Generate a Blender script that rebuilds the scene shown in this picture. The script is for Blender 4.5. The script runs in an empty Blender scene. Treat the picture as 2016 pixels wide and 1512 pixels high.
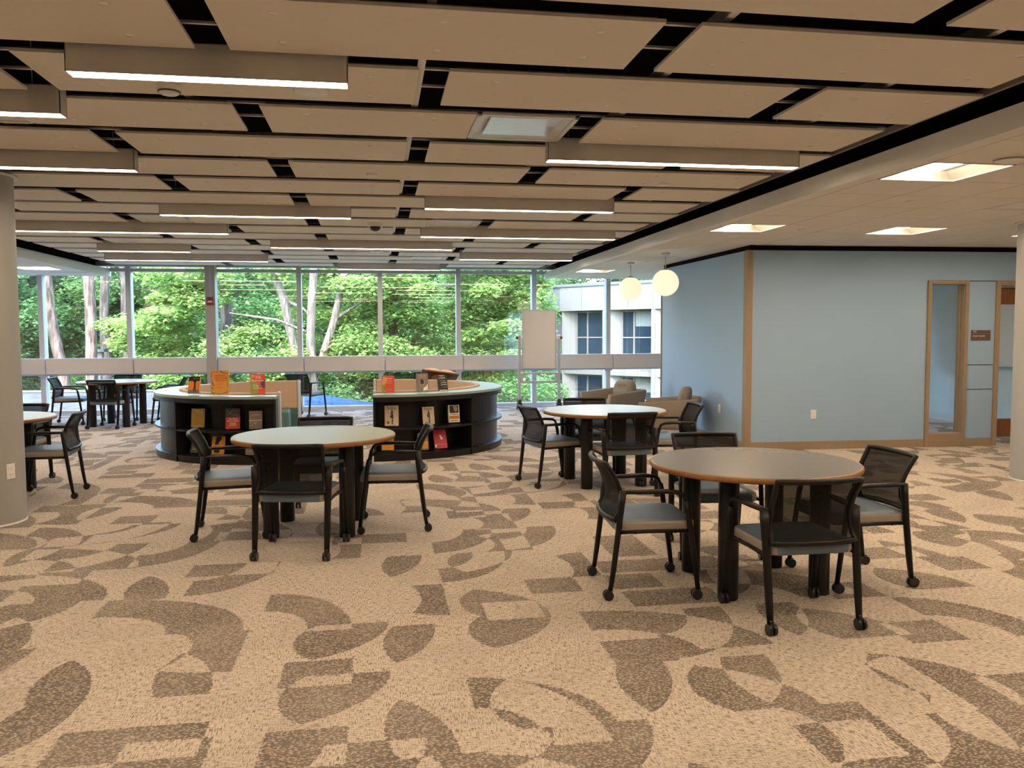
import bpy, bmesh, math, random
from mathutils import Vector, Matrix, Quaternion

random.seed(7)
PI = math.pi
D = bpy.data
SC = bpy.context.scene
COL = SC.collection

# ------------------------------------------------------------------ camera
CAM_H = 1.52
FPX = 1620.0
pitch, yaw, roll = math.radians(3.6116), math.radians(9.3087), math.radians(-0.2239)
fw = Vector((math.sin(yaw) * math.cos(pitch), math.cos(yaw) * math.cos(pitch), -math.sin(pitch)))
r0 = Vector((math.cos(yaw), -math.sin(yaw), 0))
u0 = r0.cross(fw)
cr = r0 * math.cos(roll) + u0 * math.sin(roll)
cu = -r0 * math.sin(roll) + u0 * math.cos(roll)
cam = D.cameras.new('camera')
cam.sensor_fit = 'HORIZONTAL'
cam.sensor_width = 36.0
cam.lens = FPX / 2016.0 * 36.0
cam.clip_end = 500
camo = D.objects.new('camera', cam)
M = Matrix((cr, cu, -fw)).transposed().to_4x4()
M.translation = Vector((0, 0, CAM_H))
camo.matrix_world = M
COL.objects.link(camo)
SC.camera = camo

# ------------------------------------------------------------------ light: sky, sun, exposure
SC.view_settings.view_transform = 'Standard'
SC.view_settings.look = 'None'
SC.view_settings.gamma = 1.0
SC.view_settings.use_curve_mapping = False
SC.view_settings.exposure = 0.0
SC.cycles.max_bounces = 8
SC.cycles.diffuse_bounces = 4
SC.cycles.glossy_bounces = 3
SC.cycles.transparent_max_bounces = 16
SC.cycles.sample_clamp_indirect = 6.0
SC.cycles.caustics_reflective = False
SC.cycles.caustics_refractive = False
SKY_STRENGTH = 4.7
SUN_STRENGTH = 3.0
LAMP = 44.0            # linear fixtures and troffers
LAMP_COL = (1.0, 0.77, 0.53, 1)
wld = D.worlds.new('sky')
SC.world = wld
wld.use_nodes = True
wn = wld.node_tree.nodes
sky = wn.new('ShaderNodeTexSky')
sky.sky_type = 'NISHITA'
sky.sun_disc = False
sky.sun_elevation = math.radians(48)
sky.sun_rotation = math.radians(200)
sky.dust_density = 2.0
wn['Background'].inputs['Strength'].default_value = SKY_STRENGTH
wld.node_tree.links.new(sky.outputs[0], wn['Background'].inputs['Color'])
sun = D.lights.new('sun', 'SUN')
sun.energy = SUN_STRENGTH
sun.angle = math.radians(3)
sun.color = (1.0, 0.96, 0.9)
suno = D.objects.new('sun', sun)
suno.rotation_euler = (math.radians(44), 0, math.radians(-25))
COL.objects.link(suno)

# ------------------------------------------------------------------ materials
MATS = {}


def mat(name, col=(.8, .8, .8), rough=.5, metal=0.0, noise=None, bump=None, emit=None, estr=0.0, spec=.5):
    """procedural principled material: colour varied by a noise of given (scale, amount), bump (scale, strength)"""
    if name in MATS:
        return MATS[name]
    m = D.materials.new(name)
    m.use_nodes = True
    nt = m.node_tree
    b = nt.nodes['Principled BSDF']
    b.inputs['Base Color'].default_value = (*col[:3], 1)
    b.inputs['Roughness'].default_value = rough
    b.inputs['Metallic'].default_value = metal
    b.inputs['Specular IOR Level'].default_value = spec
    tc = nt.nodes.new('ShaderNodeTexCoord')
    sc, am = noise if noise else (9.0, .05)
    nz = nt.nodes.new('ShaderNodeTexNoise')
    nz.inputs['Scale'].default_value = sc
    nz.inputs['Detail'].default_value = 3
    nt.links.new(tc.outputs['Object'], nz.inputs['Vector'])
    mx = nt.nodes.new('ShaderNodeMix')
    mx.data_type = 'RGBA'
    mx.inputs['A'].default_value = (*[c * (1 - am) for c in col[:3]], 1)
    mx.inputs['B'].default_value = (*[min(1, c * (1 + am)) for c in col[:3]], 1)
    nt.links.new(nz.outputs['Fac'], mx.inputs['Factor'])
    nt.links.new(mx.outputs['Result'], b.inputs['Base Color'])
    if bump:
        n2 = nt.nodes.new('ShaderNodeTexNoise')
        n2.inputs['Scale'].default_value = bump[0]
        nt.links.new(tc.outputs['Object'], n2.inputs['Vector'])
        bp = nt.nodes.new('ShaderNodeBump')
        bp.inputs['Strength'].default_value = bump[1]
        bp.inputs['Distance'].default_value = .01
        nt.links.new(n2.outputs['Fac'], bp.inputs['Height'])
        nt.links.new(bp.outputs['Normal'], b.inputs['Normal'])
    if emit:
        b.inputs['Emission Color'].default_value = (*emit[:3], 1)
        b.inputs['Emission Strength'].default_value = estr
    MATS[name] = m
    return m


def glass_mat(name, tint=(1, 1, 1), refl=.055, grazing=.5):
    m = D.materials.new(name)
    m.use_nodes = True
    nt = m.node_tree
    nt.nodes.remove(nt.nodes['Principled BSDF'])
    out = nt.nodes['Material Output']
    tr = nt.nodes.new('ShaderNodeBsdfTransparent')
    tr.inputs[0].default_value = (*tint, 1)
    gl = nt.nodes.new('ShaderNodeBsdfGlossy')
    gl.inputs['Roughness'].default_value = 0.0
    lw = nt.nodes.new('ShaderNodeLayerWeight')
    pw = nt.nodes.new('ShaderNodeMath'); pw.operation = 'POWER'
    nt.links.new(lw.outputs['Facing'], pw.inputs[0]); pw.inputs[1].default_value = 4
    ma = nt.nodes.new('ShaderNodeMath'); ma.operation = 'MULTIPLY_ADD'
    nt.links.new(pw.outputs[0], ma.inputs[0]); ma.inputs[1].default_value = grazing; ma.inputs[2].default_value = refl
    mx = nt.nodes.new('ShaderNodeMixShader')
    nt.links.new(ma.outputs[0], mx.inputs[0])
    nt.links.new(tr.outputs[0], mx.inputs[1]); nt.links.new(gl.outputs[0], mx.inputs[2])
    nt.links.new(mx.outputs[0], out.inputs['Surface'])
    MATS[name] = m
    return m


def mesh_fabric(name):
    m = D.materials.new(name)
    m.use_nodes = True
    nt = m.node_tree
    b = nt.nodes['Principled BSDF']
    b.inputs['Base Color'].default_value = (.007, .006, .0055, 1)
    b.inputs['Specular IOR Level'].default_value = .15
    b.inputs['Roughness'].default_value = .7
    out = nt.nodes['Material Output']
    tr = nt.nodes.new('ShaderNodeBsdfTransparent')
    tc = nt.nodes.new('ShaderNodeTexCoord')
    wv = nt.nodes.new('ShaderNodeTexWave')
    wv.bands_direction = 'X'
    wv.inputs['Scale'].default_value = 90
    nt.links.new(tc.outputs['Object'], wv.inputs['Vector'])
    ma = nt.nodes.new('ShaderNodeMath'); ma.operation = 'MULTIPLY_ADD'
    nt.links.new(wv.outputs['Fac'], ma.inputs[0]); ma.inputs[1].default_value = .08; ma.inputs[2].default_value = .885
    mx = nt.nodes.new('ShaderNodeMixShader')
    nt.links.new(ma.outputs[0], mx.inputs[0])
    nt.links.new(tr.outputs[0], mx.inputs[1]); nt.links.new(b.outputs[0], mx.inputs[2])
    nt.links.new(mx.outputs[0], out.inputs['Surface'])
    MATS[name] = m
    return m


def wood_mat(name, c1, c2, rough=.4, scale=6, contrast=None):
    m = D.materials.new(name)
    m.use_nodes = True
    nt = m.node_tree
    b = nt.nodes['Principled BSDF']
    b.inputs['Roughness'].default_value = rough
    tc = nt.nodes.new('ShaderNodeTexCoord')
    mp = nt.nodes.new('ShaderNodeMapping')
    mp.inputs['Scale'].default_value = (scale * 3, scale * 3, scale * .6)
    nt.links.new(tc.outputs['Object'], mp.inputs['Vector'])
    nz = nt.nodes.new('ShaderNodeTexNoise')
    nz.inputs['Scale'].default_value = 2
    nz.inputs['Detail'].default_value = 6
    nt.links.new(mp.outputs[0], nz.inputs['Vector'])
    mx = nt.nodes.new('ShaderNodeMix'); mx.data_type = 'RGBA'
    mx.inputs['A'].default_value = (*c1, 1); mx.inputs['B'].default_value = (*c2, 1)
    fac = nz.outputs['Fac']
    if contrast:
        mr = nt.nodes.new('ShaderNodeMapRange')
        mr.inputs['From Min'].default_value = .5 - contrast; mr.inputs['From Max'].default_value = .5 + contrast
        nt.links.new(fac, mr.inputs['Value'])
        fac = mr.outputs['Result']
        bp = nt.nodes.new('ShaderNodeBump')
        bp.inputs['Strength'].default_value = .8; bp.inputs['Distance'].default_value = .05
        nt.links.new(fac, bp.inputs['Height']); nt.links.new(bp.outputs['Normal'], b.inputs['Normal'])
    nt.links.new(fac, mx.inputs['Factor'])
    nt.links.new(mx.outputs['Result'], b.inputs['Base Color'])
    MATS[name] = m
    return m


class NT:
    """tiny helper for math-node graphs"""
    def __init__(s, nt):
        s.nt = nt

    def lk(s, v, sock):
        if isinstance(v, (int, float)):
            sock.default_value = v
        else:
            s.nt.links.new(v, sock)

    def m(s, op, a, b=0.0, c=0.0):
        n = s.nt.nodes.new('ShaderNodeMath'); n.operation = op
        s.lk(a, n.inputs[0]); s.lk(b, n.inputs[1])
        if op in ('MULTIPLY_ADD', 'COMPARE'):
            s.lk(c, n.inputs[2])
        return n.outputs[0]

    def comb(s, x, y, z=0.0):
        n = s.nt.nodes.new('ShaderNodeCombineXYZ')
        s.lk(x, n.inputs[0]); s.lk(y, n.inputs[1]); s.lk(z, n.inputs[2])
        return n.outputs[0]

    def mixc(s, f, a, b):
        n = s.nt.nodes.new('ShaderNodeMix'); n.data_type = 'RGBA'
        s.lk(f, n.inputs['Factor'])
        for v, k in ((a, 'A'), (b, 'B')):
            if isinstance(v, tuple):
                n.inputs[k].default_value = (*v, 1)
            else:
                s.nt.links.new(v, n.inputs[k])
        return n.outputs['Result']

    def noise(s, vec, scale, detail=2.0):
        n = s.nt.nodes.new('ShaderNodeTexNoise')
        n.inputs['Scale'].default_value = scale; n.inputs['Detail'].default_value = detail
        s.nt.links.new(vec, n.inputs['Vector'])
        return n.outputs['Fac']


def carpet_mat():
    m = D.materials.new('patterned_carpet')
    m.use_nodes = True
    nt = m.node_tree
    b = nt.nodes['Principled BSDF']
    b.inputs['Roughness'].default_value = .95
    b.inputs['Specular IOR Level'].default_value = .12
    g = NT(nt)
    tc = nt.nodes.new('ShaderNodeTexCoord')
    sp = nt.nodes.new('ShaderNodeSeparateXYZ')
    nt.links.new(tc.outputs['Object'], sp.inputs[0])
    X0, Y0 = sp.outputs[0], sp.outputs[1]
    # ragged pile edge
    n1 = g.noise(tc.outputs['Object'], 60, 1)
    jit = g.m('MULTIPLY', g.m('SUBTRACT', n1, .5), .035)
    X = g.m('ADD', X0, jit); Y = g.m('ADD', Y0, jit)

    def layer(size, ox, oy, seed, swap):
        px = g.m('DIVIDE', g.m('ADD', X, ox), size * (1.0 if not swap else 1.35))
        py = g.m('DIVIDE', g.m('ADD', Y, oy), size * (1.35 if not swap else 1.0))
        cx, cy = g.m('FLOOR', px), g.m('FLOOR', py)
        fx, fy = g.m('FRACT', px), g.m('FRACT', py)
        wnz = nt.nodes.new('ShaderNodeTexWhiteNoise'); wnz.noise_dimensions = '3D'
        nt.links.new(g.comb(cx, cy, seed), wnz.inputs['Vector'])
        sc = nt.nodes.new('ShaderNodeSeparateColor')
        nt.links.new(wnz.outputs['Color'], sc.inputs[0])
        r1, r2, r3 = sc.outputs[0], sc.outputs[1], wnz.outputs['Value']
        u = g.m('ABSOLUTE', g.m('SUBTRACT', fx, g.m('GREATER_THAN', r1, .5)))
        v = g.m('ABSOLUTE', g.m('SUBTRACT', fy, g.m('GREATER_THAN', r2, .5)))
        d = g.m('SQRT', g.m('ADD', g.m('MULTIPLY', u, u), g.m('MULTIPLY', v, v)))
        arc = g.m('MULTIPLY', g.m('LESS_THAN', d, .96), g.m('GREATER_THAN', d, .52))
        disc = g.m('LESS_THAN', d, .82)
        e = g.m('SQRT', g.m('ADD', g.m('MULTIPLY', g.m('SUBTRACT', u, .9), g.m('SUBTRACT', u, .9)),
                            g.m('MULTIPLY', g.m('SUBTRACT', v, .35), g.m('SUBTRACT', v, .35))))
        lens = g.m('MULTIPLY', disc, g.m('LESS_THAN', e, .62))
        rect = g.m('MULTIPLY', g.m('LESS_THAN', u, .62), g.m('LESS_THAN', v, .42))
        w1 = g.m('LESS_THAN', r3, .24)
        w2 = g.m('MULTIPLY', g.m('GREATER_THAN', r3, .24), g.m('LESS_THAN', r3, .46))
        w3 = g.m('MULTIPLY', g.m('GREATER_THAN', r3, .46), g.m('LESS_THAN', r3, .66))
        w4 = g.m('MULTIPLY', g.m('GREATER_THAN', r3, .66), g.m('LESS_THAN', r3, .84))
        s = g.m('ADD', g.m('MULTIPLY', w1, arc), g.m('MULTIPLY', w2, lens))
        return g.m('ADD', s, g.m('ADD', g.m('MULTIPLY', w3, rect), g.m('MULTIPLY', w4, g.m('SUBTRACT', disc, lens))))

    a = layer(.50, 20.13, 30.2, 1.5, False)
    c = layer(.64, 40.41, 11.7, 7.5, True)
    mask = g.m('ABSOLUTE', g.m('SUBTRACT', a, c))            # overlapping shapes cancel, as in the woven pattern
    third = layer(.47, 7.77, 3.3, 3.5, True)
    fade = g.m('MULTIPLY_ADD', g.noise(tc.outputs['Object'], 1.7, 2), .8, .5)
    fade = g.m('MINIMUM', fade, 1.0)
    mask = g.m('MULTIPLY', g.m('MAXIMUM', g.m('MULTIPLY', mask, .95), g.m('MULTIPLY', third, .12)), fade)
    # straight weave: quarter-turned tiles of streaks
    tx, ty = g.m('FLOOR', g.m('DIVIDE', X0, .5)), g.m('FLOOR', g.m('DIVIDE', Y0, .5))
    chk = g.m('PINGPONG', g.m('ADD', tx, ty), 1.0)
    vx = nt.nodes.new('ShaderNodeMapping'); vx.inputs['Scale'].default_value = (30, 200, 1)
    vy = nt.nodes.new('ShaderNodeMapping'); vy.inputs['Scale'].default_value = (200, 30, 1)
    nt.links.new(tc.outputs['Object'], vx.inputs[0]); nt.links.new(tc.outputs['Object'], vy.inputs[0])
    sx, sy = g.noise(vx.outputs[0], 1, 2), g.noise(vy.outputs[0], 1, 2)
    wgt = g.m('MULTIPLY_ADD', chk, .2, .4)
    st = g.m('ADD', g.m('MULTIPLY', sx, wgt), g.m('MULTIPLY', sy, g.m('SUBTRACT', 1.0, wgt)))
    rp = nt.nodes.new('ShaderNodeValToRGB')
    rp.color_ramp.elements[0].position = .385; rp.color_ramp.elements[0].color = (.175, .145, .115, 1)
    rp.color_ramp.elements[1].position = .575; rp.color_ramp.elements[1].color = (.61, .54, .465, 1)
    e2 = rp.color_ramp.elements.new(.47); e2.color = (.48, .41, .34, 1)
    nt.links.new(st, rp.inputs[0])
    # pebbled dark patches
    vo = nt.nodes.new('ShaderNodeTexVoronoi')
    mp2 = nt.nodes.new('ShaderNodeMapping'); mp2.inputs['Scale'].default_value = (70, 110, 1)
    nt.links.new(tc.outputs['Object'], mp2.inputs[0]); nt.links.new(mp2.outputs[0], vo.inputs['Vector'])
    vo.inputs['Scale'].default_value = 1.0
    rp2 = nt.nodes.new('ShaderNodeValToRGB')
    rp2.color_ramp.elements[0].position = .20; rp2.color_ramp.elements[0].color = (.455, .39, .32, 1)
    rp2.color_ramp.elements[1].position = .56; rp2.color_ramp.elements[1].color = (.135, .112, .092, 1)
    nt.links.new(vo.outputs['Distance'], rp2.inputs[0])
    colr = g.mixc(mask, rp.outputs[0], rp2.outputs[0])
    nt.links.new(colr, b.inputs['Base Color'])
    bp = nt.nodes.new('ShaderNodeBump')
    bp.inputs['Strength'].default_value = .35; bp.inputs['Distance'].default_value = .006
    nt.links.new(st, bp.inputs['Height'])
    nt.links.new(bp.outputs['Normal'], b.inputs['Normal'])
    MATS['carpet'] = m
    return m


def leaf_mat(name, c1, c2, c3):
    m = D.materials.new(name)
    m.use_nodes = True
    nt = m.node_tree
    nt.nodes.remove(nt.nodes['Principled BSDF'])
    out = nt.nodes['Material Output']
    g = NT(nt)
    tc = nt.nodes.new('ShaderNodeTexCoord')
    big = g.noise(tc.outputs['Object'], .7, 2)
    small = g.noise(tc.outputs['Object'], 6, 1)
    rp = nt.nodes.new('ShaderNodeValToRGB')
    rp.color_ramp.elements[0].position = .3; rp.color_ramp.elements[0].color = (*c1, 1)
    rp.color_ramp.elements[1].position = .72; rp.color_ramp.elements[1].color = (*c3, 1)
    e = rp.color_ramp.elements.new(.5); e.color = (*c2, 1)
    nt.links.new(g.m('ADD', g.m('MULTIPLY', big, .55), g.m('MULTIPLY', small, .45)), rp.inputs[0])
    df = nt.nodes.new('ShaderNodeBsdfDiffuse'); tl = nt.nodes.new('ShaderNodeBsdfTranslucent')
    nt.links.new(rp.outputs[0], df.inputs[0]); nt.links.new(rp.outputs[0], tl.inputs[0])
    mx = nt.nodes.new('ShaderNodeMixShader'); mx.inputs[0].default_value = .45
    nt.links.new(df.outputs[0], mx.inputs[1]); nt.links.new(tl.outputs[0], mx.inputs[2])
    nt.links.new(mx.outputs[0], out.inputs['Surface'])
    MATS[name] = m
    return m


carpet_mat()
glass_mat('window_glass', (.97, 1.0, .985), .125)
glass_mat('interior_glass', (.95, .98, .98), .05)
glass_mat('plastic_film', (.97, .98, 1.0), .03, .18)
mat('vent_gloss', (.88, .89, .92), .22, metal=.55)
glass_mat('clear_acrylic', (.97, .97, .97), .05)
mesh_fabric('chair_mesh')
wood_mat('maple_edge', (.24, .10, .022), (.34, .155, .04), .38)
wood_mat('brown_trim', (.27, .195, .125), (.33, .24, .155), .5)
wood_mat('dark_wood', (.13, .045, .012), (.20, .075, .02), .4)
wood_mat('bark_pine', (.030, .020, .016), (.155, .109, .092), .9, 1.6, .13)
wood_mat('bark_grey', (.023, .018, .016), (.099, .084, .074), .9, 1.6, .13)
wood_mat('bark_maple', (.053, .046, .038), (.172, .152, .129), .9, 2.0, .16)
mat('panel_white', (.80, .745, .665), .9, noise=(30, .03), spec=.2)
mat('panel_tray', (.30, .26, .22), .9)
mat('plug_white', (.95, .93, .9), .18)
mat('rail_white', (.85, .84, .82), .5)
mat('plenum_black', (.008, .0075, .007), .95, spec=.1)
mat('act_white', (.82, .79, .74), .9, noise=(60, .04), bump=(220, .15), spec=.2)
mat('soffit_white', (.80, .80, .80), .7, noise=(3, .015))
mat('fascia_white', (.78, .77, .75), .32)
mat('fixture_grey', (.62, .60, .57), .45)
mat('blue_paint', (.30, .44, .62), .62, noise=(2, .03), bump=(160, .08))
mat('column_paint', (.39, .385, .375), .42, noise=(2, .02))
mat('mullion_alu', (.56, .58, .62), .4, noise=(2, .03))
mat('band_beige', (.63, .585, .56), .6, noise=(1.5, .03))
mat('lamp_face', (1, .95, .85), .5, emit=LAMP_COL, estr=LAMP)
mat('troffer_lens', (1, .95, .85), .5, emit=LAMP_COL, estr=LAMP * 1.7)
mat('troffer_pan', (.50, .48, .44), .5)
mat('globe_glass', (.55, .5, .42), .3, emit=(1.0, .87, .60), estr=.95)
mat('chair_black', (.008, .007, .0065), .42, spec=.28)
mat('seat_blue', (.125, .178, .24), .48, noise=(12, .12), bump=(90, .12))
mat('seat_tan', (.34, .29, .245), .55, noise=(20, .06))
mat('caster_black', (.012, .012, .012), .3)
mat('table_leg_black', (.007, .0068, .0065), .33, spec=.4)
mat('laminate', (.33, .35, .315), .34, noise=(50, .03), spec=.25)
mat('shelf_black', (.006, .006, .007), .38, spec=.4)
mat('counter_green', (.30, .38, .345), .35, noise=(60, .05))
mat('uphol_tan', (.56, .40, .285), .9, noise=(40, .06), bump=(200, .2))
mat('uphol_teal', (.075, .165, .17), .6, noise=(20, .1))
mat('armchair_fabric', (.27, .235, .19), .95, noise=(60, .1), bump=(260, .25), spec=.2)
mat('armchair_leg', (.03, .02, .015), .4)
mat('outlet_white', (.85, .83, .80), .4)
mat('outlet_slot', (.35, .33, .31), .5)
mat('alarm_red', (.32, .012, .018), .35)
mat('white_plastic', (.82, .82, .80), .4)
mat('whiteboard', (.66, .64, .635), .25, noise=(1.2, .02))
mat('steel', (.55, .56, .58), .35, metal=.6)
mat('chrome', (.75, .75, .75), .2, metal=1.0)
mat('sign_brown', (.10, .065, .045), .5)
mat('sign_text', (.85, .80, .72), .6)
mat('dark_glassy', (.02, .02, .025), .08)
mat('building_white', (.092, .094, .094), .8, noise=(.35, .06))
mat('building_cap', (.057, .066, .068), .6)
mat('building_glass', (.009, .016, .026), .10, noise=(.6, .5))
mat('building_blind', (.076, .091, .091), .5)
mat('roof_grey', (.055, .060, .064), .95, noise=(3.5, .7), bump=(20, .5), spec=.05)
mat('roof_blue', (.003, .016, .083), .6, spec=.1)
mat('rib_blue', (.013, .050, .152), .5, spec=.2)
mat('gutter_white', (.079, .082, .086), .8, spec=.1)
mat('grass', (.066, .099, .033), .95, noise=(.6, .4))
mat('mulch', (.231, .165, .119), .95, noise=(3, .3))
mat('lamp_post_dark', (.01, .025, .025), .5)
leaf_mat('leaf_bright', (.084, .167, .046), (.190, .319, .091), (.365, .440, .167))
leaf_mat('leaf_mid', (.049, .117, .041), (.114, .236, .084), (.220, .327, .137))
leaf_mat('leaf_dark', (.034, .087, .038), (.076, .175, .068), (.144, .258, .106))


# ------------------------------------------------------------------ mesh building
class MB:
    def __init__(s):
        s.v = []; s.f = []; s.sm = []

    def add(s, vs, fs, smooth=False):
        o = len(s.v)
        s.v += [tuple(p) for p in vs]
        for q in fs:
            s.f.append([o + i for i in q]); s.sm.append(smooth)
        return s

    def box(s, c, d, M=None):
        x, y, z = c; a, b, e = d[0] / 2, d[1] / 2, d[2] / 2
        vs = [Vector((x + i * a, y + j * b, z + k * e)) for k in (-1, 1) for j in (-1, 1) for i in (-1, 1)]
        if M is not None:
            vs = [M @ p for p in vs]
        return s.add(vs, [(0, 2, 3, 1), (4, 5, 7, 6), (0, 1, 5, 4), (2, 6, 7, 3), (0, 4, 6, 2), (1, 3, 7, 5)])

    def bx(s, x0, x1, y0, y1, z0, z1, M=None):
        return s.box(((x0 + x1) / 2, (y0 + y1) / 2, (z0 + z1) / 2), (abs(x1 - x0), abs(y1 - y0), abs(z1 - z0)), M)

    def tube(s, pts, r, n=10, flat=None, cap=True, closed=False):
        """swept tube; r number or list; flat=(a,b) scales the two section axes"""
        pts = [Vector(p) for p in pts]
        N = len(pts)
        rr = r if isinstance(r, (list, tuple)) else [r] * N
        fl = flat or (1, 1)
        ring = []
        t0 = (pts[1] - pts[0]).normalized()
        up = Vector((0, 0, 1)) if abs(t0.z) < .9 else Vector((0, 1, 0))
        nrm = (up - t0 * up.dot(t0)).normalized()
        prev = t0
        for i in range(N):
            if closed:
                t = (pts[(i + 1) % N] - pts[i - 1]).normalized()
            elif i == 0:
                t = t0
            elif i == N - 1:
                t = (pts[-1] - pts[-2]).normalized()
            else:
                t = ((pts[i + 1] - pts[i]).normalized() + (pts[i] - pts[i - 1]).normalized()).normalized()
            nrm = (prev.rotation_difference(t) @ nrm)
            nrm = (nrm - t * nrm.dot(t)).normalized()
            bn = t.cross(nrm)
            prev = t
            ring.append([pts[i] + (nrm * math.cos(a) * fl[0] + bn * math.sin(a) * fl[1]) * rr[i]
                         for a in (2 * PI * k / n for k in range(n))])
        vs = [p for q in ring for p in q]
        fs = []
        for i in range(N if closed else N - 1):
            j = (i + 1) % N
            for k in range(n):
                fs.append((i * n + k, i * n + (k + 1) % n, j * n + (k + 1) % n, j * n + k))
        s.add(vs, fs, True)
        if cap and not closed:
            o = len(s.v) - len(vs)
            s.f.append([o + k for k in range(n)][::-1]); s.sm.append(False)
            s.f.append([o + (N - 1) * n + k for k in range(n)]); s.sm.append(False)
        return s

    def cyl(s, p0, p1, r0, r1=None, n=16):
        return s.tube([p0, p1], [r0, r0 if r1 is None else r1], n)

    def lathe(s, prof, c=(0, 0, 0), n=32, smooth=True):
        """profile of (r, z) about a vertical axis"""
        vs, fs = [], []
        for (r, z) in prof:
            for k in range(n):
                a = 2 * PI * k / n
                vs.append((c[0] + r * math.cos(a), c[1] + r * math.sin(a), c[2] + z))
        for i in range(len(prof) - 1):
            for k in range(n):
                fs.append((i * n + k, i * n + (k + 1) % n, (i + 1) * n + (k + 1) % n, (i + 1) * n + k))
        return s.add(vs, fs, smooth)

    def prism(s, poly, z0, z1):
        n = len(poly)
        vs = [(x, y, z0) for x, y in poly] + [(x, y, z1) for x, y in poly]
        fs = [tuple(range(n))[::-1], tuple(range(n, 2 * n))] + [(i, (i + 1) % n, n + (i + 1) % n, n + i) for i in range(n)]
        return s.add(vs, fs)

    def sector(s, c, ra, rb, a0, a1, z0, z1, n=16):
        """ring sector: angles in degrees"""
        vs, fs = [], []
        for i in range(n + 1):
            a = math.radians(a0 + (a1 - a0) * i / n)
            for r, z in ((ra, z0), (rb, z0), (rb, z1), (ra, z1)):
                vs.append((c[0] + r * math.cos(a), c[1] + r * math.sin(a), z))
        for i in range(n):
            for k in range(4):
                fs.append((i * 4 + k, i * 4 + (k + 1) % 4, (i + 1) * 4 + (k + 1) % 4, (i + 1) * 4 + k))
        s.add(vs, fs)
        o = len(s.v) - len(vs)
        s.f += [[o, o + 3, o + 2, o + 1], [o + n * 4 + k for k in range(4)]]; s.sm += [False, False]
        return s

    def mesh(s, name, m):
        me = D.meshes.new(name)
        me.from_pydata(s.v, [], s.f)
        me.polygons.foreach_set('use_smooth', s.sm)
        bm = bmesh.new(); bm.from_mesh(me)
        bmesh.ops.recalc_face_normals(bm, faces=bm.faces)
        bm.to_mesh(me); bm.free()
        me.materials.append(MATS[m] if isinstance(m, str) else m)
        return me

    def build(s, name, m, parent=None, bevel=0, loc=None, rot=None, **tags):
        return obj(name, s.mesh(name, m), parent, bevel, loc, rot, **tags)


def obj(name, me, parent=None, bevel=0, loc=None, rot=None, **tags):
    o = D.objects.new(name, me)
    COL.objects.link(o)
    if loc is not None:
        o.location = loc
    if rot is not None:
        o.rotation_euler = rot
    if parent:
        o.parent = parent
    if bevel:
        b = o.modifiers.new('bevel', 'BEVEL'); b.width = bevel; b.segments = 2; b.limit_method = 'ANGLE'
    for k, v in tags.items():
        o[k] = v
    return o


def thing(name, label, cat, loc=(0, 0, 0), rz=0, group=None, kind=None):
    o = D.objects.new(name, None)
    COL.objects.link(o)
    o.location = loc; o.rotation_euler = (0, 0, rz)
    o.empty_display_size = .1
    if label: o['label'] = label
    if cat: o['category'] = cat
    if group: o['group'] = group
    if kind: o['kind'] = kind
    return o


def dup(root, loc, rz, label, name=None):
    r = root.copy(); COL.objects.link(r)
    if name: r.name = name
    r.location = loc; r.rotation_euler = (0, 0, rz); r['label'] = label
    for ch in list(root.children):
        c = ch.copy(); COL.objects.link(c); c.parent = r
        for g_ in list(ch.children):
            d_ = g_.copy(); COL.objects.link(d_); d_.parent = c
    return r


def text(parent, s, size, m, M4, align='CENTER', ext=.0006, name='lettering', squeeze=1.0):
    cu_ = D.curves.new('t', 'FONT')
    cu_.body = s; cu_.size = size; cu_.align_x = align; cu_.align_y = 'CENTER'; cu_.extrude = ext
    cu_.resolution_u = 3; cu_.space_line = .85
    t = D.objects.new('t', cu_)
    COL.objects.link(t)
    dg = bpy.context.evaluated_depsgraph_get()
    me = D.meshes.new_from_object(t.evaluated_get(dg))
    D.objects.remove(t); D.curves.remove(cu_)
    me.name = name
    me.materials.clear(); me.materials.append(MATS[m])
    o = obj(name, me, parent)
    o.matrix_local = M4 @ Matrix.Diagonal((squeeze, 1, 1, 1))
    return o


ORD = ['zeroth', 'first', 'second', 'third', 'fourth', 'fifth', 'sixth', 'seventh', 'eighth', 'ninth', 'tenth', 'eleventh',
       'twelfth', 'thirteenth', 'fourteenth', 'fifteenth', 'sixteenth', 'seventeenth', 'eighteenth', 'nineteenth',
       'twentieth', 'twenty-first', 'twenty-second', 'twenty-third', 'twenty-fourth', 'twenty-fifth']

# ================================================================== the room
YW = 16.5                      # glazing line
XL, XR, YB = -9.0, 10.0, -3.0  # outer limits of the room
ACT_Z, PAN_Z = 2.60, 2.784
FX, FLX = 3.37, -4.90          # edges of the lower ceilings

MB().bx(XL, XR, YB, YW + .1, -.25, 0).build('floor', 'carpet', kind='structure')
# black deck and sides of the open plenum above the panels
ce = MB().bx(FLX - .3, FX + .3, YB, YW + .2, 3.35, 3.5)
ce.bx(FX + .22, FX + .3, YB, YW, ACT_Z + .09, 3.35).bx(FLX - .3, FLX - .22, YB, YW, ACT_Z + .13, 3.35)
ce.build('ceiling', 'plenum_black', kind='structure')

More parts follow.
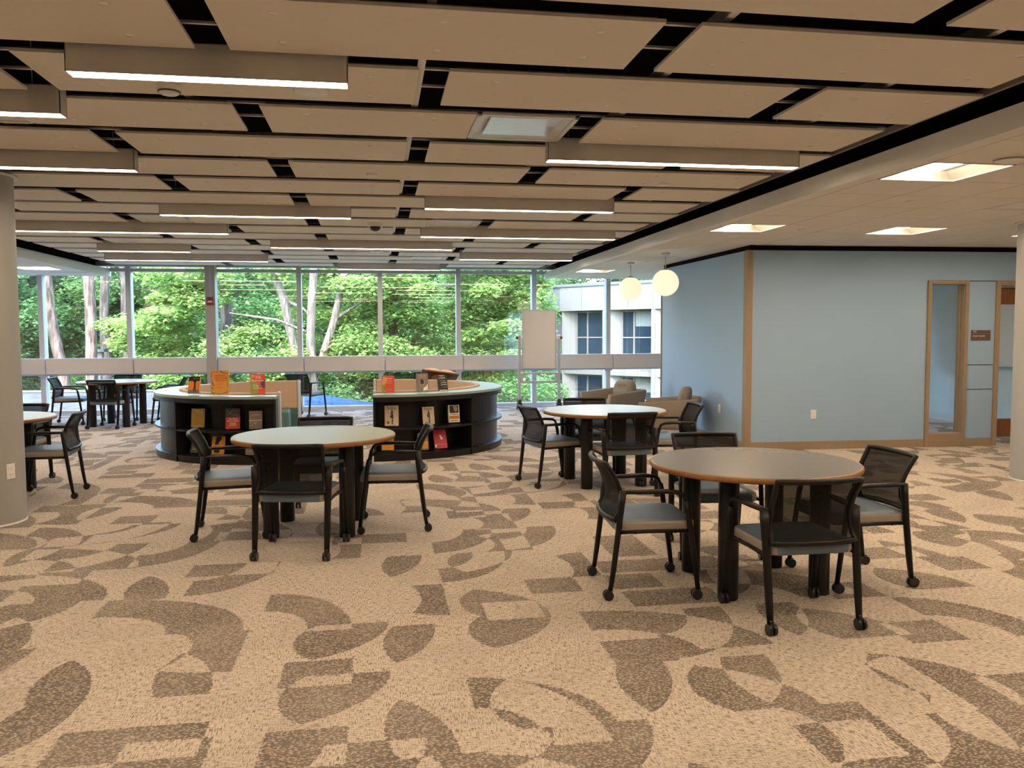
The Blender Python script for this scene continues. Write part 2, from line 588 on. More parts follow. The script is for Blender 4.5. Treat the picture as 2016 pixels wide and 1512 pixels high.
# lower ceilings: slab above, lay-in tiles below
cr_ = MB().bx(FX + .02, XR, YB, YW + .1, ACT_Z + .075, ACT_Z + .10).build('ceiling_right', 'soffit_white', kind='structure')
GX, GY, P = 3.54, 4.85, .61
TROF = {(0, 0), (0, 5), (3, 5), (0, 15), (3, 0), (0, -5), (3, -5), (6, 5), (6, 0), (5, 10)}
VENT_ACT = {(3, 2), (2, 13)}
tile_me = MB().bx(-.3005, .3005, -.3005, .3005, 0, .02).mesh('ceiling_tile', 'act_white')
for i in range(0, 9):
    for j in range(-6, 19):
        if (i, j) in TROF or (i, j) in VENT_ACT:
            continue
        obj('ceiling_tile', tile_me, cr_, loc=(GX + (i + .5) * P, GY + (j + .5) * P, ACT_Z))
# border strip and fascia profile
MB().bx(FX + .03, GX - .004, YB, YW, ACT_Z, ACT_Z + .03).build('border_strip', 'act_white', cr_)
MB().bx(FX + .0, FX + .03, YB, YW, ACT_Z - .012, ACT_Z + .118).build('trim_1', 'fascia_white', kind='structure')
cl_m = MB().bx(XL, -5.79, YB, YW + .1, ACT_Z, ACT_Z + .13).bx(-5.19, FLX - .02, YB, YW + .1, ACT_Z, ACT_Z + .13)
yy = YB
for yc in (8.6, 11.6, 14.7, 99):
    cl_m.bx(-5.79, -5.19, yy, min(yc - .3, YW + .1), ACT_Z, ACT_Z + .13)
    if yc < 90:
        cl_m.bx(-5.79, -5.19, yc - .3, yc + .3, ACT_Z + .08, ACT_Z + .13)
    yy = yc + .3
cl_ = cl_m.build('ceiling_left', 'soffit_white', kind='structure')
MB().bx(FLX - .02, FLX, YB, YW, ACT_Z - .012, ACT_Z + .105).build('trim_2', 'fascia_white', kind='structure')

# outer walls out of view (close the room)
MB().bx(XL - .2, XR + .2, YB - .2, YB, -.2, 3.5).build('wall_back', 'soffit_white', kind='structure')
MB().bx(XL - .2, XL, YB, YW + .2, -.2, 3.5).build('wall_left', 'soffit_white', kind='structure')
MB().bx(XR, XR + .2, YB, YW + .2, -.2, 3.5).build('wall_far_right', 'soffit_white', kind='structure')

# ------------------------------------------------------------------ window wall
ww = thing('wall_window', None, None, kind='structure')
MX = [-9.0 + .0, -7.63, -6.10, -4.57, -3.07, -1.47, .075, 1.615, 3.15, 4.70, 6.24, 7.78, 9.3, 10.0]
HEAD = 2.68
for i, x in enumerate(MX):
    w = .045
    if abs(x + 3.07) < .01:
        continue
    MB().bx(x - w, x + w, YW - .10, YW + .08, 0, 2.78).build('mullion', 'mullion_alu', ww, bevel=.004)
    MB().bx(x - .075, x + .075, YW - .115, YW - .10, .72, 1.06).build('bracket', 'mullion_alu', ww)
for i in range(len(MX) - 1):
    a, b = MX[i] + .045, MX[i + 1] - .045
    MB().bx(a, b, YW - .006, YW + .006, .085, .74).build('pane', 'window_glass', ww)
    MB().bx(a, b, YW - .006, YW + .006, 1.05, HEAD).build('pane', 'window_glass', ww)
    MB().bx(a, b, YW - .05, YW + .07, HEAD, 2.74).build('head_rail', 'mullion_alu', ww, bevel=.004)
    MB().bx(a, b, YW - .05, YW + .07, .02, .085).build('sill_rail', 'mullion_alu', ww, bevel=.004)
    MB().bx(a - .035 + .08, b + .035 + .08, YW - .19, YW - .115, .775, 1.065).build('band_panel', 'band_beige', ww, bevel=.004)
    MB().bx(a, b, YW - .02, YW + .02, .74, 1.05).build('back_rail', 'mullion_alu', ww)
MB().bx(XL, XR, YW - .14, YW + .1, 0, .02).build('sill_plate', 'mullion_alu', ww)
MB().bx(XL, XR, YW - .12, YW + .1, 2.775, 2.86).build('upper_rail', 'mullion_alu', ww)
MB().bx(XL, XR, YW + .0, YW + .1, 2.86, 3.5).build('closure_panel', 'plenum_black', ww)
# square steel post in front of the glazing
cp = MB().bx(-3.17, -2.985, YW - .27, YW - .02, 0, 2.86).build(
    'window_post', 'column_paint', bevel=.006, label='grey square steel post in the window wall carrying the fire alarm', category='post')
MB().bx(-3.078, -3.066, YW - .274, YW - .268, 2.2, 2.86).build('conduit_cover', 'mullion_alu', cp)
fa = thing('fire_alarm', 'small red fire alarm strobe on the grey window post', 'fire alarm', (-3.075, YW - .272, 2.12))
MB().bx(-.065, .065, -.035, 0, -.075, .075).build('housing', 'alarm_red', fa, bevel=.008)
MB().bx(-.042, .042, -.042, -.033, -.022, .004).build('strobe', 'white_plastic', fa, bevel=.004)
MB().bx(-.045, .045, -.04, -.034, .03, .055).build('sounder_grille', 'sign_brown', fa)

# ------------------------------------------------------------------ blue partition walls
CX, CY = 4.62, 9.80
EX, EY = 9.42, 9.57            # front wall runs from the corner to here, slightly skewed
WT = 2.535


def wall_frame(t):
    """point along the front wall, t in metres from the corner"""
    L = math.hypot(EX - CX, EY - CY)
    return CX + (EX - CX) * t / L, CY + (EY - CY) * t / L


ang = math.atan2(EY - CY, EX - CX)
FM = Matrix.Translation((CX, CY, 0)) @ Matrix.Rotation(ang, 4, 'Z')    # x along wall, y into the wall


def fb(x0, x1, y0, y1, z0, z1, mb=None):
    return (mb or MB()).bx(x0, x1, y0, y1, z0, z1, FM)


# opening edges along the front wall (metres from corner)
SL0, SL1 = 2.42, 2.985         # sidelight frame
DR0, DR1 = 3.37, 4.36          # door frame
wf = fb(0, SL0, 0, .12, 0, WT)
fb(SL0, SL1, 0, .12, 2.165, WT, wf)
fb(SL1, DR0, 0, .12, 2.165, WT, wf)
fb(DR0, DR1, 0, .12, 2.165, WT, wf)
fb(DR1, 4.80, 0, .12, 0, WT, wf)
wfo = wf.build('wall_front', 'blue_paint', kind='structure')
# three wall panels between sidelight and door with dark reveals
for z0, z1 in ((.0, .742), (.752, 1.062), (1.072, 2.155)):
    fb(SL1, DR0, .0, .10, z0, z1).build('wall_panel', 'blue_paint', wfo)
fb(SL1, DR0, .014, .11, 0, 2.165).build('reveal_backing', 'plenum_black', wfo)
wso = MB().bx(CX, CX + .12, CY + .12, 12.96, 0, WT).build('wall_side', 'blue_paint', kind='structure')
# corner and end trims, dark reveal along the wall heads, baseboards
tr = fb(-.012, .062, -.012, .10, .1, WT)
tr.build('trim_3', 'brown_trim', kind='structure')
MB().bx(CX - .012, CX + .13, 12.955, 12.985, 0, WT).build('trim_4', 'brown_trim', kind='structure')
rv = fb(.03, 4.80, .03, .10, WT, ACT_Z + .02)
rv.bx(CX + .03, CX + .1, CY, 12.96, WT, ACT_Z + .02)
rv.build('trim_5', 'plenum_black', kind='structure')
bb = fb(-.014, SL0, -.014, .0, 0, .102)
fb(SL1, DR0, -.014, 0, 0, .102, bb)
fb(DR1, 4.8, -.014, 0, 0, .102, bb)
bb.build('baseboard_front', 'brown_trim', kind='structure')
MB().bx(CX - .014, CX, CY, 12.96, 0, .102).build('baseboard_side', 'brown_trim', kind='structure')


# sidelight window with brown frame
w1 = thing('window_1', 'narrow full-height sidelight with brown frame in the blue wall', None, kind='structure')
f_ = fb(SL0, SL0 + .05, -.03, .14, 0, 2.165)
f_.build('frame_jamb', 'brown_trim', w1, bevel=.004)
fb(SL1 - .05, SL1, -.03, .14, 0, 2.165).build('frame_jamb', 'brown_trim', w1, bevel=.004)
fb(SL1 - .062, SL1 - .05, .07, .125, .17, 2.11).build('frame_stop', 'brown_trim', w1)
fb(SL0 + .05, SL1 - .05, -.03, .14, 2.115, 2.165).build('frame_head', 'brown_trim', w1, bevel=.004)
fb(SL0 + .05, SL1 - .05, -.03, .14, 0, .175).build('frame_sill', 'brown_trim', w1, bevel=.004)
fb(SL0 + .05, SL1 - .062, .09, .10, .175, 2.115).build('pane', 'interior_glass', w1)
# door
d1 = thing('door_1', 'wood and glass study room door in a brown frame beside the round column', None, kind='structure')
fb(DR0, DR0 + .06, -.03, .14, 0, 2.165).build('frame_jamb', 'brown_trim', d1, bevel=.004)
fb(DR1 - .085, DR1, -.03, .14, 0, 2.165).build('frame_jamb', 'brown_trim', d1, bevel=.004)
fb(DR0 + .06, DR1 - .085, -.03, .14, 2.10, 2.165).build('frame_head', 'brown_trim', d1, bevel=.004)
fb(DR0 + .1, DR1 - .1, .085, .13, 1.86, 2.08).build('top_rail', 'dark_wood', d1)
fb(DR0 + .1, DR1 - .1, .085, .13, .10, .34).build('bottom_rail', 'dark_wood', d1)
fb(DR0 + .06, DR0 + .1, .085, .13, .10, 2.08).build('stile', 'dark_wood', d1)
fb(DR1 - .2, DR1 - .1, .085, .13, .10, 2.08).build('stile', 'dark_wood', d1)
fb(DR0 + .1, DR1 - .2, .10, .11, .34, 1.86).build('pane', 'interior_glass', d1)
# study room beyond the glass
mat('pale_blue_paint', (.50, .62, .70), .6)
MB().bx(9.42, 9.54, 9.4, 13.0, 0, ACT_Z).build('wall_study', 'pale_blue_paint', kind='structure')
MB().bx(9.405, 9.42, 9.7, 13.0, 0, .11).build('baseboard_study', 'mullion_alu', kind='structure')
w2 = thing('window_2', 'glazed back of the study room facing the window wall', None, kind='structure')
for x in (4.70, 6.2, 7.8, 9.38):
    MB().bx(x, x + .05, 12.90, 12.98, 0, ACT_Z).build('mullion', 'mullion_alu', w2)
for a, b in ((4.75, 6.2), (6.25, 7.8), (7.85, 9.38)):
    MB().bx(a, b, 12.935, 12.945, .05, 2.55).build('pane', 'interior_glass', w2)
    MB().bx(a, b, 12.90, 12.98, 0, .05).build('sill_rail', 'mullion_alu', w2)
    MB().bx(a, b, 12.90, 12.98, 2.55, ACT_Z).build('head_rail', 'mullion_alu', w2)
swb = thing('wall_whiteboard', 'white marker board on the study room wall behind the sidelight glass', 'whiteboard', (9.41, 11.05, 1.0))
MB().bx(-.02, 0, -.75, .75, 0, 1.15).build('board', 'whiteboard', swb, bevel=.004)
MB().bx(-.10, 0, -.75, .75, -.03, 0).build('tray', 'steel', swb, bevel=.004)
MB().bx(-.10, -.06, .70, .75, -.02, .03).build('tray_end', 'sign_brown', swb)
swb2 = thing('wall_whiteboard', 'white marker board in the study room seen through the door glass', 'whiteboard', (8.62, 12.87, .95))
MB().bx(-.55, .55, -.02, 0, 0, 1.2).build('board', 'whiteboard', swb2, bevel=.004)
MB().bx(-.55, .55, -.08, 0, -.03, 0).build('tray', 'steel', swb2, bevel=.004)

# room sign
sg = thing('room_sign', 'small brown study room sign on the blue panel between sidelight and door', 'sign')
sg.matrix_world = FM @ Matrix.Translation((3.175, -.004, 1.455))
MB().bx(-.135, .135, -.012, 0, .025, .065).build('number_plate', 'sign_brown', sg, bevel=.002)
MB().bx(-.135, .135, -.012, 0, -.065, .022).build('name_plate', 'sign_brown', sg, bevel=.002)
MB().bx(-.135, .135, -.009, 0, .021, .026).build('divider_strip', 'brown_trim', sg)
RX = Matrix.Rotation(PI / 2, 4, 'X')
text(sg, '1240', .027, 'sign_text', Matrix.Translation((-.12, -.0127, .046)) @ RX, 'LEFT')
text(sg, 'STUDY ROOM', .027, 'sign_text', Matrix.Translation((-.12, -.0127, -.012)) @ RX, 'LEFT')


def outlet(label, M4):
    t = thing('wall_outlet', label, 'outlet', group='wall outlets')
    t.matrix_world = M4
    MB().bx(-.037, .037, -.007, 0, -.06, .06).build('cover_plate', 'outlet_white', t, bevel=.003)
    for z in (-.025, .025):
        MB().bx(-.018, .018, -.010, -.006, z - .016, z + .016).build('socket', 'outlet_white', t, bevel=.003)
        MB().bx(-.009, -.006, -.0106, -.0098, z - .006, z + .006).bx(.006, .009, -.0106, -.0098, z - .006, z + .006).build(
            'socket_slots', 'outlet_slot', t)
    return t


outlet('white wall outlet low on the front blue wall', FM @ Matrix.Translation((.90, 0, .45)))
outlet('white wall outlet on the side blue wall beside the armchair',
       Matrix.Translation((CX, 10.62, .46)) @ Matrix.Rotation(-PI / 2, 4, 'Z'))


# ------------------------------------------------------------------ round columns
def column(label, x, y, r, top):
    t = thing('round_column', label, 'column', (x, y, 0))
    MB().lathe([(r, .0), (r, top)], n=48).build('shaft', 'column_paint', t)
    MB().lathe([(r, top - .015), (r + .03, top - .015), (r + .03, top), (r, top)], n=48).build('ceiling_ring', 'fascia_white', t)
    MB().lathe([(r + .004, 0), (r + .004, .012), (r, .014)], n=48).build('base_ring', 'fascia_white', t)
    return t


COLL = (-3.155, 7.19, .30)
column('grey round column at the left edge with an outlet low on its side', *COLL, 2.78)
column('pale round column at the right edge in front of the study room door', 6.68, 7.32, .30, ACT_Z)
a_ = math.radians(-28)
outlet('white outlet box low on the left round column',
       Matrix.Translation((COLL[0] + .30 * math.cos(a_), COLL[1] + .30 * math.sin(a_), .43)) @ Matrix.Rotation(a_ + PI / 2, 4, 'Z'))

# ------------------------------------------------------------------ ceiling panels, rails
ROW0, PITCH, PW = 3.931, .762, .61
KMIN, KMAX = -5, 16
EVEN = [(-4.70, -2.76), (-2.61, -.78), (-.63, 1.195), (1.35, 3.19)]
ODD = [(-4.70, -3.74), (-3.59, -1.765), (-1.61, .22), (.37, 2.205), (2.355, 3.27)]
VENTS = {(2, 2): None, }
pcache = {}
plug_me = MB().lathe([(.0, -.004), (.016, -.004), (.020, 0), (.020, .003)], n=14).mesh('plug', 'plug_white')


def panel(x0, x1, k, rown, posn):
    L = round(x1 - x0, 3)
    if L not in pcache:
        pcache[L] = (MB().bx(-L / 2, L / 2, -PW / 2, PW / 2, 0, .015).mesh('ceiling_panel', 'panel_white'),
                     MB().bx(-L / 2 + .03, L / 2 - .03, -PW / 2 + .022, PW / 2 - .022, .015, .028).mesh('tray', 'panel_tray'))
    yc = ROW0 + PITCH * k - PW / 2
    dz = random.uniform(-.003, .003)
    o = obj('ceiling_panel', pcache[L][0], loc=((x0 + x1) / 2, yc, PAN_Z + dz), rot=(0, 0, random.uniform(-.002, .002)),
            label='off-white ceiling panel, %s row from the windows, %s from the left' % (ORD[rown], ORD[posn]),
            category='ceiling panel', group='floating ceiling panels')
    obj('tray', pcache[L][1], o)
    if k >= 0 and k <= 11:
        n = 3 if L > 1.5 else 2
        for i in range(n):
            px = -L / 2 + .24 + (L - .48) * i / (n - 1) if n > 1 else 0
            for sy in (-.17, .17):
                obj('plug', plug_me, o, loc=(px, sy, 0))
    return o


SPLIT = {2: [(-2.0, -.78), (-.63, .595)], 8: [(-2.0, -.78), (-.63, .595)], 14: [(-.63, .595)]}
for k in range(KMIN, KMAX + 1):
    segs = list(EVEN if k % 2 == 0 else ODD)
    if k in SPLIT:            # rows that hold an air vent: shortened panels
        segs = [s for s in segs if s not in ((-2.61, -.78), (-.63, 1.195))]
        segs += SPLIT[k]
        if k == 14:
            segs.append((-2.61, -.78))
        segs.sort()
    for i, (x0, x1) in enumerate(segs):
        panel(x0, x1, k, KMAX - k + 1, i + 1)
# long rails seen in the gaps
n = 0
for k in range(KMIN, KMAX + 1):
    for q in (.16, .45):
        y = ROW0 + PITCH * k - PW + q
        n += 1
        t = MB().bx(-4.72, 3.30, y - .008, y + .008, 2.838, 2.842).bx(-4.72, 3.30, y - .002, y + .002, 2.842, 2.852).build(
            'ceiling_rail', 'rail_white', label='thin white ceiling rail running along the %s panel row from the windows, %s edge' % (
                ORD[KMAX - k + 1], 'near' if q < .3 else 'far'), category='ceiling rail', group='rails above the panels')
for i, x in enumerate((-3.49, -2.25, -1.01, .235, 1.475, 2.715)):
    MB().bx(x - .019, x + .019, -.4, YW - .2, 2.826, 2.832).bx(x - .004, x + .004, -.4, YW - .2, 2.832, 2.90).build(
        'cross_rail', 'rail_white', label='white ceiling runner crossing all panel rows, %s from the left' % ORD[i + 1],
        category='ceiling rail', group='runners crossing the panels')
MB().bx(3.30, 3.325, -.4, YW - .2, 2.80, 2.84).build('edge_rail', 'panel_tray', label='thin edge rail along the right ends of the ceiling panels',
                                                     category='ceiling rail')


# ------------------------------------------------------------------ air vents
def ceiling_vent(name, label, x0, y0, film=False, z=PAN_Z, s=.61):
    t = thing(name, label, 'air vent', (x0 + s / 2, y0 + s / 2, z), group='square ceiling vents')
    h = s / 2
    fr = MB()
    for a, b, c, d in ((-h, h, -h, -h + .03), (-h, h, h - .03, h), (-h, -h + .03, -h, h), (h - .03, h, -h, h)):
        fr.bx(a, b, c, d, 0, .02)
    fr.build('frame', 'white_plastic', t, bevel=.003)
    # sloping cone sides and box
    vs = [(-h + .03, -h + .03, .01), (h - .03, -h + .03, .01), (h - .03, h - .03, .01), (-h + .03, h - .03, .01),
          (-h + .10, -h + .10, .040), (h - .10, -h + .10, .040), (h - .10, h - .10, .040), (-h + .10, h - .10, .040)]
    MB().add(vs, [(0, 1, 5, 4), (1, 2, 6, 5), (2, 3, 7, 6), (3, 0, 4, 7), (4, 5, 6, 7)]).build('cone', 'white_plastic', t)
    MB().bx(-h + .09, h - .09, -h + .09, h - .09, .012, .024).build('face_plate', 'vent_gloss' if film else 'white_plastic', t, bevel=.004)
    if film:
        m_ = MB()
        nx = 14
        g_ = []
        for j in range(nx + 1):
            for i in range(nx + 1):
                u, v = -h + s * i / nx, -h + s * j / nx
                e = min(1, 6 * min(i, nx - i, j, nx - j) / nx)
                g_.append((u, v, -.006 - .012 * e * (.5 + .5 * math.sin(u * 23 + v * 11) * math.cos(v * 31 - u * 7))))
        fs = [(j * (nx + 1) + i, j * (nx + 1) + i + 1, (j + 1) * (nx + 1) + i + 1, (j + 1) * (nx + 1) + i) for j in range(nx) for i in range(nx)]
        m_.add(g_, fs, True).build('plastic_wrap', 'plastic_film', t)
    return t


def vent_row(k):
    return ROW0 + PITCH * k - PW


ceiling_vent('air_vent', 'square ceiling vent still wrapped in clear plastic, above the centre of the room', .60, vent_row(2), True)
ceiling_vent('air_vent', 'square ceiling vent behind the short lit bar at upper left', -2.61, vent_row(2))
ceiling_vent('air_vent', 'square ceiling vent between long light bars over the right bookcase', .60, vent_row(8))
ceiling_vent('air_vent', 'square ceiling vent left of centre, hidden partly by a light bar', -2.61, vent_row(8))
ceiling_vent('air_vent', 'small far square ceiling vent nearest the windows', .60, vent_row(14))
for (i, j), lb in (((3, 2), 'white square air vent in the lower ceiling above the right column'),
                   ((2, 13), 'white square air vent in the lower ceiling behind the globe pendants')):
    ceiling_vent('air_vent', lb, GX + i * P, GY + j * P, z=ACT_Z - .005)


# ------------------------------------------------------------------ linear lights
def gap_y(k):
    return ROW0 + PITCH * k + .076


def linear_light(x0, x1, k, label):
    L = x1 - x0
    t = thing('linear_light', label, 'ceiling light', ((x0 + x1) / 2, gap_y(k), 2.672), group='linear ceiling lights')
    w, hh = .048, .15
    h_ = MB().bx(-L / 2, L / 2, -w, -w + .004, 0, hh).bx(-L / 2, L / 2, w - .004, w, 0, hh)
    h_.bx(-L / 2, L / 2, -w, w, hh - .004, hh).bx(-L / 2, -L / 2 + .004, -w, w, 0, hh).bx(L / 2 - .004, L / 2, -w, w, 0, hh)
    h_.build('housing', 'fixture_grey', t)
    MB().bx(-L / 2 + .006, L / 2 - .006, -w + .006, w - .006, .002, .012).build('diffuser', 'lamp_face', t)
    for sx in (-1, 1):
        MB().cyl((sx * (L / 2 - .15), 0, hh), (sx * (L / 2 - .15), 0, hh + .50), .0025, n=6).build('hanger_wire', 'steel', t)
    return t


LIN = [(-1.335, -.115, 0, 'near short glowing light bar at upper left with smoke detector behind'),
       (-3.45, -1.62, 1, 'glowing light bar cut off by the left photo edge, upper one'),
       (-3.50, -1.67, 3, 'glowing light bar above the left round column'),
       (1.15, 2.96, 2, 'long glowing light bar at upper right beside the lower ceiling'),
       (.46, 2.28, 5, 'glowing light bar right of centre in the middle rows'),
       (-2.07, -.24, 6, 'glowing light bar left of centre in the middle rows'),
       (-4.12, -1.69, 8, 'very long glowing light bar right of the left column'),
       (.54, 2.97, 8, 'very long glowing light bar above the right bookcase'),
       (-1.40, 1.06, 10, 'long glowing light bar in the centre of the far rows'),
       (-3.83, -2.60, 11, 'short glowing light bar at far left above the window table'),
       (1.32, 3.15, 12, 'far glowing light bar at right near the whiteboard'),
       (-4.20, -1.72, 13, 'long far glowing light bar in front of the window post'),
       (-.68, 1.17, 15, 'farthest glowing light bar next to the windows in the middle'),
       (.9, 2.73, -2, 'light bar just above the camera at right'),
       (-1.7, .13, -2, 'light bar just above the camera at left'),
       (-2.6, -.2, -3, 'light bar behind the camera at left'),
       (1.0, 2.8, -4, 'light bar behind the camera at right')]
for a in LIN:
    linear_light(*a)


# ------------------------------------------------------------------ troffers in the lower ceilings
def troffer(x, y, label):
    t = thing('troffer_light', label, 'ceiling light', (x, y, ACT_Z), group='square recessed troffer lights')
    h = .30
    fr = MB()
    for a, b, c, d in ((-h, h, -h, -h + .012), (-h, h, h - .012, h), (-h, -h + .012, -h, h), (h - .012, h, -h, h)):
        fr.bx(a, b, c, d, -.004, .03)
    fr.build('frame', 'white_plastic', t)
    # sloping pan around the central lens
    o_, i_, zt = .288, (.215, .262), .062
    pv = [(-o_, -o_, .004), (o_, -o_, .004), (o_, o_, .004), (-o_, o_, .004),
          (-i_[0], -i_[1], zt), (i_[0], -i_[1], zt), (i_[0], i_[1], zt), (-i_[0], i_[1], zt)]
    MB().add(pv, [(0, 1, 5, 4), (1, 2, 6, 5), (2, 3, 7, 6), (3, 0, 4, 7), (4, 5, 6, 7)]).build('reflector_pan', 'troffer_pan', t)
    MB().bx(-.16, .06, -.25, .25, .034, .055).build('lens', 'troffer_lens', t, bevel=.006)
    return t


TL = {(0, 0): 'bright square recessed light nearest the camera in the right lower ceiling',
      (0, 5): 'square recessed light in the right lower ceiling above the blue wall corner',
      (3, 5): 'square recessed light above the blue wall left of the door',
      (0, 15): 'far square recessed light next to the globe pendants',
      (3, 0): 'square recessed light off the right edge', (6, 5): 'square recessed light in front of the study door',
      (6, 0): 'square recessed light at the far right', (0, -5): 'square recessed light behind the camera',
      (3, -5): 'square recessed light behind the camera, right one'}
for (i, j), lb in TL.items():
    troffer(GX + (i + .5) * P, GY + (j + .5) * P, lb)
for x, y, lb in ((-5.49, 14.7, 'square recessed light in the left lower ceiling by the windows'),
                 (-5.49, 11.6, 'square recessed light in the left lower ceiling behind the column'),
                 (-5.49, 8.6, 'square recessed light in the left lower ceiling, third from the windows'),
                 (GX + 5.5 * P, GY + 10.5 * P, 'square recessed light inside the study room')):
    troffer(x, y, lb)
MB().bx(-5.62, -4.98, 15.55, 15.60, ACT_Z - .006, ACT_Z + .002).build(
    'slot_diffuser', 'mullion_alu', label='thin slot diffuser in the left lower ceiling near the windows', category='air vent')


# ------------------------------------------------------------------ globe pendants
def globe(x, y, label):
    t = thing('globe_pendant', label, 'pendant lamp', (x, y, 2.19), group='white globe pendants')
    r = .182
    MB().lathe([(r * math.sin(a), -r * math.cos(a)) for a in [PI * i / 24 for i in range(0, 23)]], n=36).build('globe', 'globe_glass', t)
    MB().lathe([(.0, .178), (.055, .178), (.06, .165), (.045, .19), (.012, .2), (.0, .2)], n=20).build('cap', 'steel', t)
    MB().cyl((0, 0, .19), (0, 0, .40), .007, n=8).build('stem', 'steel', t)
    MB().lathe([(0, .375), (.055, .38), (.06, .395), (.06, .409), (0, .409)], n=20).build('canopy', 'steel', t)
    return t


globe(3.94, 10.92, 'near white globe pendant in front of the blue wall')
globe(3.945, 12.52, 'far white globe pendant seen against the windows')
globe(-5.95, 9.7, 'white globe pendant left of the frame, mirrored in the glass, far one')
globe(-5.97, 7.65, 'white globe pendant left of the frame, mirrored in the glass, near one')


# ------------------------------------------------------------------ small ceiling devices
def disc_device(name, label, cat, x, y, z, prof, m='white_plastic', extra=None):
    t = thing(name, label, cat, (x, y, z))
    MB().lathe(prof, n=28).build('body', m, t)
    if extra:
        MB().lathe(extra[0], n=28).build(extra[1], extra[2], t)
    return t


def flat_disc(r, h):
    return [(0, -h), (r * .9, -h), (r, -h * .7), (r, 0)]


disc_device('smoke_detector', 'white smoke detector on the panel under the near light bar', 'smoke detector', -1.03, 4.52, PAN_Z,
            [(0, -.045), (.04, -.045), (.05, -.038), (.05, -.03), (.062, -.022), (.065, 0)],
            extra=([(.051, -.036), (.056, -.036), (.056, -.03), (.051, -.03)], 'vent_ring', 'sign_brown'))
disc_device('sprinkler_plate', 'round white sprinkler cover in the panel right of the near light bar', 'sprinkler', -.32, 4.50, PAN_Z, flat_disc(.09, .012))
disc_device('sprinkler_plate', 'round white sprinkler cover in the panel below the plastic wrapped vent', 'sprinkler', -.02, 6.75, PAN_Z, flat_disc(.045, .016))
disc_device('sprinkler_plate', 'round white sprinkler cover in a panel left of the lower ceiling edge', 'sprinkler', 2.44, 6.82, PAN_Z, flat_disc(.05, .02))
disc_device('sprinkler_plate', 'round sprinkler cover in the far middle ceiling panels', 'sprinkler', -.55, 10.55, PAN_Z, flat_disc(.05, .015))
disc_device('dome_camera', 'dark dome security camera hanging from the far ceiling panels', 'camera', .0, 9.72, PAN_Z,
            [(.0, -.045), (.085, -.045), (.09, -.035), (.09, 0)],
            extra=([(0, -.10), (.035, -.092), (.058, -.075), (.068, -.045)], 'dome', 'dark_glassy'))
disc_device('speaker_grille', 'round white ceiling speaker under the long centre light bar', 'speaker', .02, 12.9, PAN_Z, [(0, -.035), (.09, -.035), (.095, -.03), (.095, 0)])
disc_device('occupancy_sensor', 'round white sensor at the top right corner by the nearest square light', 'sensor', 3.93, 4.66, ACT_Z,
            [(0, -.03), (.06, -.03), (.085, -.022), (.095, -.008), (.095, 0)],
            extra=([(.086, -.022), (.092, -.018), (.092, -.012), (.086, -.012)], 'indicator', 'outlet_slot'))
for i, (x, y, lb) in enumerate(((4.43, 6.34, 'flush round sprinkler cover between the right square lights, near one'),
                                (4.48, 8.22, 'flush round sprinkler cover between the two middle square lights'),
                                (4.45, 11.0, 'flush round sprinkler cover beside the near globe pendant'),
                                (3.98, 14.0, 'flush round sprinkler cover behind the far globe pendant'))):
    disc_device('sprinkler_plate', lb, 'sprinkler', x, y, ACT_Z, flat_disc(.045, .008), 'outlet_white')


# ================================================================== furniture
# ------------------------------------------------------------------ round tables
def make_table():
    t = thing('round_table', 'x', 'table', group='round tables')
    R, H = .618, .737
    MB().lathe([(0, H), (R - .014, H), (R - .014, H - .006)], n=72, smooth=False).build('table_top', 'laminate', t)
    MB().lathe([(R - .014, H - .0005), (R - .006, H - .001), (R, H - .007), (R, H - .026), (R - .006, H - .033), (R - .05, H - .034), (0, H - .034)], n=72).build('edge_band', 'maple_edge', t)
    MB().bx(-.33, .33, -.03, .03, H - .075, H - .034).bx(-.03, .03, -.33, .33, H - .075, H - .034).build('cross_brace', 'table_leg_black', t)
    for sx in (-1, 1):
        for sy in (-1, 1):
            MB().lathe([(0, 0), (.056, 0), (.058, .004), (.058, .66), (.05, .70), (0, .70)], c=(sx * .28, sy * .28, 0), n=24).build('leg', 'table_leg_black', t)
    return t


tb = make_table()
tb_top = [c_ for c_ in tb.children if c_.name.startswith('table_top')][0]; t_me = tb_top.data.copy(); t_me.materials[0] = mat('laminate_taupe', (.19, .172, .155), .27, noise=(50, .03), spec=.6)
tb.location = (2.235, 4.63, 0); tb['label'] = 'round table nearest the camera at right, top reflecting brown'
dup(tb, (-.485, 6.50, 0), math.radians(-6), 'round table at left of centre in front of the left bookcase')
dup(tb, (2.255, 8.00, 0), math.radians(4), 'round table in the middle right, top shining white from the windows')
dup(tb, (-4.26, 14.52, 0), math.radians(-12), 'far round table by the windows at left')
dup(tb, (-3.675, 8.42, 0), 0, 'round table half hidden behind the left round column')
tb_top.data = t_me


# ------------------------------------------------------------------ chairs
def back_pt(u, z):
    """point of the backrest surface: u -1..1 across, z height"""
    prof = [(.455, -.222), (.50, -.195), (.55, -.183), (.60, -.187), (.66, -.207), (.72, -.238), (.775, -.272)]
    for i in range(len(prof) - 1):
        if z <= prof[i + 1][0] + 1e-6:
            f = (z - prof[i][0]) / (prof[i + 1][0] - prof[i][0])
            y = prof[i][1] + f * (prof[i + 1][1] - prof[i][1])
            break
    hw = .228 - .012 * math.sin(PI * (z - .455) / .32)
    return Vector((u * hw, y - .035 * (1 - u * u), z))


def rrect(hx, hy, r, n=5):
    pts = []
    for cx_, cy_, a0 in ((hx - r, hy - r, 0), (-hx + r, hy - r, 90), (-hx + r, -hy + r, 180), (hx - r, -hy + r, 270)):
        for i in range(n + 1):
            a = math.radians(a0 + 90 * i / n)
            pts.append((cx_ + r * math.cos(a), cy_ + r * math.sin(a)))
    return pts


